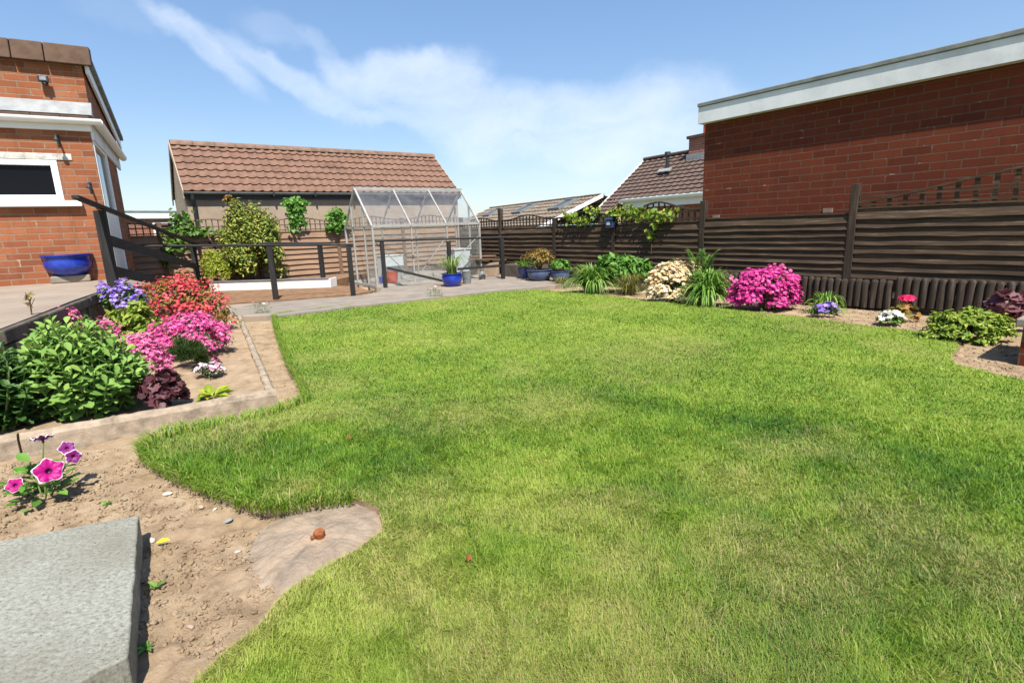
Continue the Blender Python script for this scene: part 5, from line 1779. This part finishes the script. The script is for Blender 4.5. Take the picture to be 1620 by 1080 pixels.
def shrub_at(name, label, cat, px0, px1, pyb, pyt, dfromface, leaf, n, mat, tmpl=LEAF, lumps=14, lr=(.24, .36), flat=.8, extra=None, zb=.17):
    F = Frame((PL.x, PL.y, 0), math.atan2(pld.y, pld.x))
    a, b = F.front(px0, 430, dfromface), F.front(px1, 430, dfromface)
    w = b.x - a.x
    c = F.w((a.x + b.x) / 2, dfromface)
    hh = zat(c, pyt) - zb
    t = thing(name, label, cat, (c.x, c.y, zb), F.rot)
    p, o = lump_cloud(w, w * .8, hh, lumps, n, .3, flat, lr, .3, .0)
    leaves('foliage', tmpl, p, o, leaf[0], leaf[1], mat, t)
    twigs(t, w * .8, w * .6, hh, 9, .016, M['stem'])
    return t, w, hh


t, w, hh = shrub_at('golden_shrub', 'large golden variegated shrub rising above the rails before the tan fence', 'shrub', 354, 452, 440, 322, .75, (.07, .034), 9500, M['l_gold'], lumps=40, lr=(.2, .28), flat=.7)
p_, o_ = lump_cloud(.24, .2, .22, 4, 90); p_[:, 0] -= w * .27; p_[:, 2] += hh - .02
leaves('foliage', LEAF, p_, o_, .08, .035, M['l_orange'], t)
MB().path([(-w * .2, 0, hh * .7), (-w * .27, 0, hh + .12)], .008, 6).build('stem', M['stem'], t)
shrub_at('golden_conifer', 'small yellow green conifer left of the golden shrub', 'shrub', 318, 362, 445, 393, .3, (.05, .016), 4200, M['l_conifer'], SMALL, 26, (.22, .34), .75)
climber('dark green ivy column growing up the outbuilding wall behind the fence', [(466, 322, 13, 7), (468, 336, 11, 11), (468, 352, 9, 8)], 460, (.105, .085), M['l_bright'], .12, 'ivy', LF, -.05, [[(470, 372), (468, 345), (463, 320)]])
climber('round clump of bright ivy on the fence beside the greenhouse', [(528, 342, 10, 10), (533, 355, 10, 10), (522, 360, 7, 7), (541, 346, 7, 7)], 420, (.10, .08), M['l_bright'], .14, 'ivy', LF, -.05, [[(530, 375), (530, 345)]])
climber('straggling ivy trailing over the trellis left of the golden shrub', [(286, 350, 14, 14), (300, 366, 30, 6), (268, 390, 5, 20), (318, 369, 14, 5), (283, 384, 6, 12), (262, 410, 7, 10)], 420, (.09, .07), M['l_green'], .12, 'ivy', LF, -.05, [[(262, 425), (270, 390), (285, 350)], [(275, 368), (325, 368)]])

# ================================================================== RAISED BED PLANTS
def sedum(label, px0, px1, pyb, pyt, nst, mat, z=ZB, dfac=.75, tall=1.0):
    c, w, hh = at_px(px0, px1, pyb, pyt, z, dfac)
    d = w * dfac
    t = thing('sedum', label, 'plant', (c.x, c.y, z), 0)
    P, Y, N, Ssc, rn = [], [], [], [], []
    st = MB()
    for i in range(nst):
        a = i * 2.399963; rr = math.sqrt((i + .5) / nst)
        bx_, by_ = math.cos(a) * rr, math.sin(a) * rr
        base = np.array([bx_ * w * .28, by_ * d * .28, 0])
        top = np.array([bx_ * w * .50, by_ * d * .50, hh * (1 - .62 * rr ** 2.3) * random.uniform(.84, 1.02)])
        ax = nrm((top - base)[None])[0]
        st.path([Vector(base), Vector((base + top) / 2 + np.array([bx_, by_, 0]) * .01), Vector(top)], [.006, .005, .004], 6)
        L = np.linalg.norm(top - base)
        nl = 22
        for k in range(nl):
            u = .12 + .88 * (k / (nl - 1))
            an = (k // 2) * 1.35 + (k % 2) * PI + random.uniform(-.25, .25) + i
            e1 = nrm(np.cross(ax, [0.3, 0.7, .1])[None])[0]; e2 = np.cross(ax, e1)
            o = e1 * math.cos(an) + e2 * math.sin(an)
            lift = .15 + .75 * u ** 3
            y = nrm((o + ax * lift)[None])[0]
            P.append(base + (top - base) * u); Y.append(y); N.append(nrm((ax - o * lift + np.array([0, 0, .1]))[None])[0])
            s = (.084 if u < .85 else .06) * random.uniform(.55, 1.3)
            Ssc.append((s * .56, s, s)); rn.append(np.clip(.25 + .45 * u + random.uniform(-.25, .25), 0, 1))
    tv = np.array([(0, 0, 0), (-.22, .22, .03), (.22, .22, .03), (-.5, .58, .09), (0, .58, -.02), (.5, .58, .09), (-.36, .85, .05), (.36, .85, .05), (0, 1, -.03)])
    tf = np.array([(0, 2, 1), (1, 2, 4), (1, 4, 3), (2, 5, 4), (3, 4, 6), (4, 5, 7), (4, 7, 8), (4, 8, 6)])
    V, T = inst(tv, tf, np.array(P), np.array(Y), np.array(N), np.array(Ssc))
    V[:, 2] = np.maximum(V[:, 2], .004)
    np_mesh('foliage', V, T, mat, t, {'rnd': np.repeat(np.array(rn), len(tv))}, smooth=True)
    st.build('stems', M['green_stem'], t)
    return t


M['l_sedum_shade'] = LM('fleshy leaf with painted shade', (.03, .085, .018), (.06, .135, .03), (.10, .19, .045), trans=.2, rough=.45)  # leaf greens darkened to carry the shadow lying on the left clump
sedum('big clump of fleshy pale green leaves filling the front of the raised bed', 36, 246, 668, 503, 135, M['l_sedum'], dfac=.72)
sedum('leafy clump with shadow painted into its green at the left edge of the raised bed', -120, 74, 690, 508, 70, M['l_sedum_shade'], dfac=.5)
# pink flowers strip behind it
bush('pink_phlox', 'cascade of pink phlox between the pale green clump and dark heather', 'phlox', (194, 280, 614, 527), (.025, .012), 500, M['l_dark'], ZB, .8, lumps=10, lr=(.25, .38), fl=(M['f_pink'], 1500, .026, .25))
bush('pink_phlox', 'small tuft of pink phlox showing above the pale green clump', 'phlox', (160, 206, 580, 506), (.025, .012), 160, M['l_dark'], ZB, .8, lumps=6, low=.3, fl=(M['f_pink'], 320, .028, .5))
bush('pink_phlox', 'farthest low pink phlox strip against the retaining wall', 'phlox', (98, 152, 585, 500), (.025, .012), 160, M['l_dark'], ZB, .5, lumps=6, low=.4, fl=(M['f_pink'], 320, .030, .5))
bush('hot_pink_phlox', 'wide mound of bright pink phlox below the red azalea', 'phlox', (236, 378, 572, 497), (.028, .012), 1500, M['l_dark'], ZB, .75, lumps=36, lr=(.18, .28), flat=.9, fl=(M['f_hot'], 3000, .030, .12))
bush('red_azalea', 'large spreading red and coral azalea at the back of the raised bed', 'azalea', (188, 388, 532, 437), (.05, .02), 2300, M['l_orange'], ZB, .45, lumps=26, lr=(.2, .3), flat=.8,
     fl=(M['f_red'], 2300, .036, .1, lambda p, w, d, h: (p[:, 0] + RNG.normal(size=len(p)) * .2) > -w * .2), stem=(10, .01))
bush('red_azalea', 'upright sprig of red azalea standing above the rest beside the rail post', 'azalea', (280, 330, 510, 428), (.045, .018), 200, M['l_orange'], ZB, .6, lumps=6, lr=(.2, .3), low=.5, fl=(M['f_red'], 110, .045, .5))
bush('leafy_shrub', 'mixed green leafy shrub below the violet flowers at the wall', 'shrub', (158, 285, 566, 478), (.075, .03), 1300, M['l_yellowgreen'], ZB, .45, lumps=14, lr=(.22, .32))
bush('violet_bellflower', 'violet flower cluster below the rail post at the wall end', 'bellflower', (160, 250, 548, 449), (.04, .02), 700, M['l_green'], ZB, .5, lumps=14, low=.4, lr=(.2, .3), fl=(M['f_purple'], 620, .038, .62, lambda p, w, d, h: (p[:, 2] > h * (.66 - .1 * (p[:, 0] / w)))))
# heather: upright needle tufts
def tuft(name, label, cat, px, n, ln, wd, mat, z=ZB, dfac=.8):
    c, w, hh = at_px(*px, z, dfac)
    t = thing(name, label, cat, (c.x, c.y, z))
    p, o = lump_cloud(w, w * dfac, hh, 10, n, .35, .9, (.25, .36), .5)
    Y = nrm(o + RNG.normal(size=(n, 3)) * .35)
    V, T = inst(SMALL[0], SMALL[1], p, Y, nrm(RNG.normal(size=(n, 3))), np.stack([np.full(n, wd), ln * RNG.uniform(.6, 1.2, n), np.full(n, ln)], 1))
    V[:, 2] = np.maximum(V[:, 2], .003)
    np_mesh('foliage', V, T, mat, t, {'rnd': np.repeat(RNG.random(n), 4)})
    return t


tuft('heather', 'dark olive needle leaved mound in front of the bright pink phlox', 'heather', (272, 332, 586, 540), 4200, .045, .006, M['l_dark'])
bush('purple_heuchera', 'dark purple lobed leaf clump at the right end of the pale green clump', 'heuchera', (220, 300, 650, 589), (.058, .058), 380, M['l_purple'], ZB, .7, tmpl=LOBED, lumps=9, droop=.2, fill=.1)
bush('dianthus', 'small white and pink dianthus cushion alone on the bed soil', 'dianthus', (306, 360, 600, 574), (.03, .008), 420, M['l_dark'], ZB, .7, lumps=8, fl=(M['f_palepink'], 190, .034, .45))
bush('dianthus', 'tiny wine red seedling cushion right of the heather', 'dianthus', (334, 352, 578, 560), (.025, .01), 60, M['l_purple'], ZB, .8, lumps=4, fl=(M['f_pink'], 24, .026, .4))


def hosta(label, px, n, ln, wd, mat, z=ZB):
    c, w, hh = at_px(*px, z, .7)
    t = thing('hosta', label, 'plant', (c.x, c.y, z))
    a = np.arange(n) * 2.4 + RNG.normal(size=n) * .3
    lift = RNG.uniform(.05, .7, n)
    Y = nrm(np.stack([np.cos(a), np.sin(a), lift], 1)); N = nrm(np.stack([-np.cos(a) * lift, -np.sin(a) * lift, np.ones(n)], 1))
    tv = np.array([(0, 0, 0), (-.25, .2, .08), (.25, .2, .08), (-.5, .5, .1), (0, .5, -.02), (.5, .5, .1), (-.33, .8, .0), (.33, .8, .0), (0, 1.05, -.18)])
    tf = np.array([(0, 2, 1), (1, 2, 4), (1, 4, 3), (2, 5, 4), (3, 4, 6), (4, 5, 7), (4, 7, 8), (4, 8, 6)])
    s = ln * RNG.uniform(.7, 1.15, n)
    p = np.stack([np.cos(a) * .015, np.sin(a) * .015, np.full(n, .005)], 1)
    V, T = inst(tv, tf, p, Y, N, np.stack([s * wd, s, s], 1)); V[:, 2] = np.maximum(V[:, 2], .004)
    np_mesh('foliage', V, T, mat, t, {'rnd': np.repeat(RNG.random(n), len(tv))}, smooth=True)


hosta('bright lime yellow broad leaf plant at the concrete edging', (303, 372, 634, 600), 17, .125, .5, M['l_lime'])
# dry weed on the patio edge
c = G(50, 498, ZP)
t = thing('weed', 'small dry brown weed growing in the patio edge', 'weed', (c.x, c.y, ZP))
mb = MB(); mb.path([(0, 0, -.01), (.01, 0, .09), (-.01, 0, .17)], [.005, .004, .002], 6); mb.path([(.0, 0, .05), (.04, .01, .12)], [.003, .002], 6); mb.build('stem', M['stem'], t)
k = 16; p_ = np.stack([RNG.normal(size=k) * .012, RNG.normal(size=k) * .012, RNG.uniform(.03, .17, k)], 1)
leaves('foliage', LEAF, p_, rand_dirs(k), .055, .016, M['l_orange'], t)

# weeds beside the path
bush('thrift', 'tiny pink thrift tuft at the path edge near the lawn corner', 'flower', (398, 432, 500, 474), (.05, .006), 160, M['l_green'], .0, .6, tmpl=SMALL, lumps=5, fl=(M['f_palepink'], 26, .04, .7))
bush('thrift', 'tiny pink thrift tuft at the path edge before the greenhouse', 'flower', (672, 704, 473, 452), (.06, .006), 160, M['l_green'], .0, .6, tmpl=SMALL, lumps=5, fl=(M['f_palepink'], 22, .04, .7))

# ------------------------------------------------------------------ petunia in front
pp0 = G(72, 800, SOIL_Z)
PZ = SOIL_Z
dirp = Vector((pp0.x, pp0.y, 0)).normalized()
pc_ = pp0 + dirp * .06
pet = thing('petunia', 'magenta petunia with white edged trumpets on the soil before the raised bed', 'petunia', (pc_.x, pc_.y, PZ))


def trumpet(R_, facem=None):
    """five lobed trumpet opening towards +z, face + white rim + throat"""
    mb = MB()
    n = 40
    rings = [(.004, -.42, 2), (.10, -.38, 2), (.15, -.2, 2), (.24, -.11, 2), (.55, -.01, 0), (.80, .035, 0), (.92, .015, 0), (.93, .01, 1), (1.0, -.05, 1)]
    vs = []
    for r, z, m in rings:
        for i in range(n):
            a = 2 * PI * i / n
            lob = 1 - (.22 * r) * (.5 - .5 * math.cos(5 * a)) ** .8 * (1 if r > .4 else .3)
            ruf = .10 * r * math.sin(10 * a + .5) * (r > .6) + .03 * math.sin(17 * a) * (r > .85) + .05 * r * math.cos(5 * a)
            vs.append((R_ * r * lob * math.cos(a), R_ * r * lob * math.sin(a), R_ * (z + ruf)))
    for j in range(len(rings) - 1):
        mb.cur = rings[j + 1][2]
        st = len(mb.v)
        if j == 0: mb.add(vs, []); base = 0
        for i in range(n):
            k = (i + 1) % n
            mb.f.append((j * n + i, j * n + k, (j + 1) * n + k, (j + 1) * n + i)); mb.m.append(rings[j + 1][2])
    return mb


def add_trumpet(px, py, off, R_, face, roll=0, mats=None):
    q = ray(px, py)
    # stand the bloom at the plant's own distance plus an offset towards the viewer
    Yd = depth(pc_) + off
    w = CC + q * Yd
    l = w - Vector((pc_.x, pc_.y, PZ))
    mb = trumpet(R_)
    o = mb.build('flower', mats or [M['f_rosy'], M['f_rim'], M['f_throat']], pet, smooth=True)
    at = o.data.attributes.new('rnd', 'FLOAT', 'POINT'); at.data.foreach_set('value', RNG.random(len(o.data.vertices)).astype(np.float32) * .5 + .25)
    f = Vector(face).normalized()
    o.rotation_mode = 'QUATERNION'
    o.rotation_quaternion = f.to_track_quat('Z', 'Y') @ Matrix.Rotation(roll, 3, 'Z').to_quaternion()
    o.location = l
    s = MB(); b = l - f * R_ * .5
    s.path([Vector((b.x * .2, b.y * .2, .02)), Vector((b.x * .7, b.y * .7, b.z * .75)), b], [.0035, .003, .003], 6)
    s.tube(b, l - f * R_ * .41, .006, R_ * .11, 8)
    s.build('stem', M['green_stem'], o if False else pet, smooth=True)
    return o


tocam = -ray(75, 745).normalized()
sd = Vector((1, 0, 0))
add_trumpet(77, 744, -.09, .060, tocam + Vector((0, 0, .35)) + sd * .1, .3)
add_trumpet(23, 767, -.10, .036, tocam * .9 + Vector((-.25, 0, .2)), .8)
add_trumpet(67, 692, .02, .046, Vector((-.3, .35, .85)), .2, [M['f_plum'], M['f_rim'], M['f_throat']])
add_trumpet(106, 708, .04, .036, Vector((.55, -.5, .55)), .5, [M['f_plum'], M['f_rim'], M['f_throat']])
add_trumpet(116, 722, .0, .034, Vector((.6, -.75, .1)), 1.2, [M['f_plum'], M['f_rim'], M['f_throat']])
add_trumpet(40, 722, .03, .022, Vector((-.5, -.3, .5)), .1, [M['f_plum'], M['f_rim'], M['f_throat']])
n_ = 64
a = RNG.uniform(0, 2 * PI, n_); rr = RNG.uniform(.02, .10, n_); zz = RNG.uniform(.02, .19, n_) * (1.15 - rr * 5)
P_ = np.stack([np.cos(a) * rr, np.sin(a) * rr, zz], 1); Yv = nrm(np.stack([np.cos(a), np.sin(a), RNG.uniform(-.2, .7, n_)], 1)); Nv = nrm(np.stack([-np.cos(a) * .2, -np.sin(a) * .2, np.ones(n_)], 1) + RNG.normal(size=(n_, 3)) * .2)
tv = np.array([(0, 0, 0), (-.25, .2, .05), (.25, .2, .05), (-.5, .5, .08), (0, .5, -.02), (.5, .5, .08), (-.33, .8, .03), (.33, .8, .03), (0, 1.0, -.1)])
tf = np.array([(0, 2, 1), (1, 2, 4), (1, 4, 3), (2, 5, 4), (3, 4, 6), (4, 5, 7), (4, 7, 8), (4, 8, 6)])
s = RNG.uniform(.04, .09, n_)
V, T = inst(tv, tf, P_, Yv, Nv, np.stack([s * .62, s, s], 1)); V[:, 2] = np.maximum(V[:, 2], .004)
np_mesh('foliage', V, T, M['l_bright'], pet, {'rnd': np.repeat(RNG.random(n_), len(tv))}, smooth=True)
# seedlings on the near soil
for px, py, lab in ((232, 1030, 'tiny green seedling in the gap beside the slab'), (247, 932, 'tiny green sprout on the soil right of the slab'), (172, 800, 'tiny green sprout on the soil above the slab')):
    p = G(px, py, SOIL_Z); zz = float(soil_z(p.x, p.y))
    t = thing('seedling', lab, 'seedling', (p.x, p.y, zz), 0, 'seedlings on the near soil')
    k = 7; a = np.arange(k) * .95; Yv = nrm(np.stack([np.cos(a), np.sin(a), RNG.uniform(.1, .7, k)], 1))
    V, T = inst(LEAF[0], LEAF[1], np.tile([[0, 0, .008]], (k, 1)), Yv, np.tile([[0.1, 0, 1.0]], (k, 1)), np.tile([[.012, .035, .035]], (k, 1)) * RNG.uniform(.5, 1.1, (k, 1)))
    np_mesh('foliage', V, T, M['l_bright'], t, {'rnd': np.repeat(RNG.random(k), len(LEAF[0]))})
    MB().tube((0, 0, -.01), (0, 0, .012), .002, None, 6).build('stem', M['green_stem'], t)

# ================================================================== SKY AND SUN
SUN_B, SUN_E = R(164), R(57)
sdir = Vector((math.sin(SUN_B) * math.cos(SUN_E), math.cos(SUN_B) * math.cos(SUN_E), math.sin(SUN_E)))
su = bpy.data.lights.new('sun', 'SUN'); su.energy = 4.4; su.angle = R(.5); su.color = (1, .955, .88)
suo = bpy.data.objects.new('sun', su); COL.objects.link(suo)
suo.rotation_mode = 'QUATERNION'; suo.rotation_quaternion = sdir.to_track_quat('Z', 'Y')
W = bpy.data.worlds.new('World'); S.world = W; W.use_nodes = True
nt = W.node_tree; nt.nodes.clear()
N = nt.nodes.new; Lk = nt.links.new
out = N('ShaderNodeOutputWorld'); bg = N('ShaderNodeBackground'); Lk(bg.outputs[0], out.inputs[0])
SKY_S = .15
bg.inputs[1].default_value = SKY_S
sky = N('ShaderNodeTexSky'); sky.sky_type = 'NISHITA'; sky.sun_disc = False
sky.sun_elevation = SUN_E; sky.sun_rotation = SUN_B
sky.air_density, sky.dust_density, sky.ozone_density = 1.0, .6, 1.6
tc = N('ShaderNodeTexCoord'); dirv = tc.outputs['Generated']


def wm(op, a, b=0.0, clamp=False):
    o = N('ShaderNodeMath'); o.operation = op; o.use_clamp = clamp
    for i, v in ((0, a), (1, b)):
        if hasattr(v, 'is_linked'): Lk(v, o.inputs[i])
        else: o.inputs[i].default_value = v
    return o.outputs[0]


def wv(op, a, b):
    o = N('ShaderNodeVectorMath'); o.operation = op
    for i, v in ((0, a), (1, b)):
        if hasattr(v, 'is_linked'): Lk(v, o.inputs[i])
        else: o.inputs[i].default_value = v
    return o.outputs['Value' if op == 'DOT_PRODUCT' else 'Vector']


def wnoise(scale, detail, rough, vec, col=False, dist=0.0):
    o = N('ShaderNodeTexNoise'); o.inputs['Scale'].default_value = scale; o.inputs['Detail'].default_value = detail; o.inputs['Roughness'].default_value = rough
    o.inputs['Distortion'].default_value = dist
    Lk(vec, o.inputs['Vector']); return o.outputs['Color' if col else 'Fac']


wob = wv('MULTIPLY', wv('SUBTRACT', wnoise(5, 5, .6, dirv, True), (.5, .5, .5)), (.11, .11, .11))
dv_ = wv('ADD', dirv, wob)
mask = None
# (centre x, y, half length, half width, tilt deg in the picture, weight)
for (x, y, a, b, tilt, wt) in [(322, 88, 84, 18, 38, .72), (430, 55, 55, 20, 12, .36), (452, 124, 118, 18, 27, .68), (545, 120, 70, 16, 40, .5), (648, 118, 110, 36, -6, .86), (600, 160, 110, 42, 5, .55),
                               (720, 175, 120, 60, 25, .6), (860, 195, 190, 58, 4, .8), (980, 195, 170, 60, -6, .62), (1090, 175, 110, 45, -8, .42), (610, 192, 44, 10, 8, .4), (905, 255, 200, 50, 0, .45), (190, 15, 70, 25, 20, .3), (230, 200, 90, 30, 0, .2)]:
    dc = ray(x, y).normalized()
    ct, st_ = math.cos(R(tilt)), math.sin(R(tilt))
    ax = (CR * ct - CU * st_); ax = (ax - dc * ax.dot(dc)).normalized(); bx_ = dc.cross(ax)
    ra_, rb_ = a / FPX * 1.05, b / FPX * 1.05
    u = wv('DOT_PRODUCT', dv_, tuple(ax / ra_)); v = wv('DOT_PRODUCT', dv_, tuple(bx_ / rb_)); f_ = wv('DOT_PRODUCT', dirv, tuple(dc))
    d2 = wm('ADD', wm('MULTIPLY', u, u), wm('MULTIPLY', v, v))
    m_ = wm('MULTIPLY', wm('SUBTRACT', 1.25, d2, True), wt)
    m_ = wm('MULTIPLY', m_, wm('GREATER_THAN', f_, 0.2))
    mask = m_ if mask is None else wm('ADD', mask, wm('MULTIPLY', m_, wm('SUBTRACT', 1.0, mask, True)))
tex = wnoise(7, 9, .62, wv('MULTIPLY', dv_, (1, 1, 2.2)), dist=.4)
mr = N('ShaderNodeMapRange'); mr.interpolation_type = 'SMOOTHSTEP'
Lk(wm('MULTIPLY', mask, wm('ADD', wm('MULTIPLY', tex, 1.25), .2)), mr.inputs[0]); mr.inputs[1].default_value = .04; mr.inputs[2].default_value = 1.12
CLOUD = mr.outputs[0]
# thin general haze veil close to the horizon belongs to the air
mixn = N('ShaderNodeMix'); mixn.data_type = 'RGBA'
Lk(wm('MULTIPLY', CLOUD, .56), mixn.inputs[0]); gam = N('ShaderNodeGamma'); gam.inputs[1].default_value = .64; Lk(sky.outputs[0], gam.inputs[0])
hsv = N('ShaderNodeHueSaturation'); hsv.inputs['Saturation'].default_value = 1.34; Lk(gam.outputs[0], hsv.inputs['Color'])
tnt = N('ShaderNodeMix'); tnt.data_type = 'RGBA'; tnt.blend_type = 'MULTIPLY'; tnt.inputs[0].default_value = 1
Lk(hsv.outputs[0], tnt.inputs[6]); tnt.inputs[7].default_value = (.93, .965, 1.06, 1)
Lk(tnt.outputs[2], mixn.inputs[6]); mixn.inputs[7].default_value = (3.6, 3.85, 4.25, 1)
Lk(mixn.outputs[2], bg.inputs[0])

S.view_settings.view_transform = 'Standard'; S.view_settings.look = 'None'
S.view_settings.exposure = 1.0; S.view_settings.gamma = 1.0
S.render.engine = 'CYCLES'
S.cycles.max_bounces = 8; S.cycles.transparent_max_bounces = 16
try: S.cycles.use_denoising = True
except Exception: pass
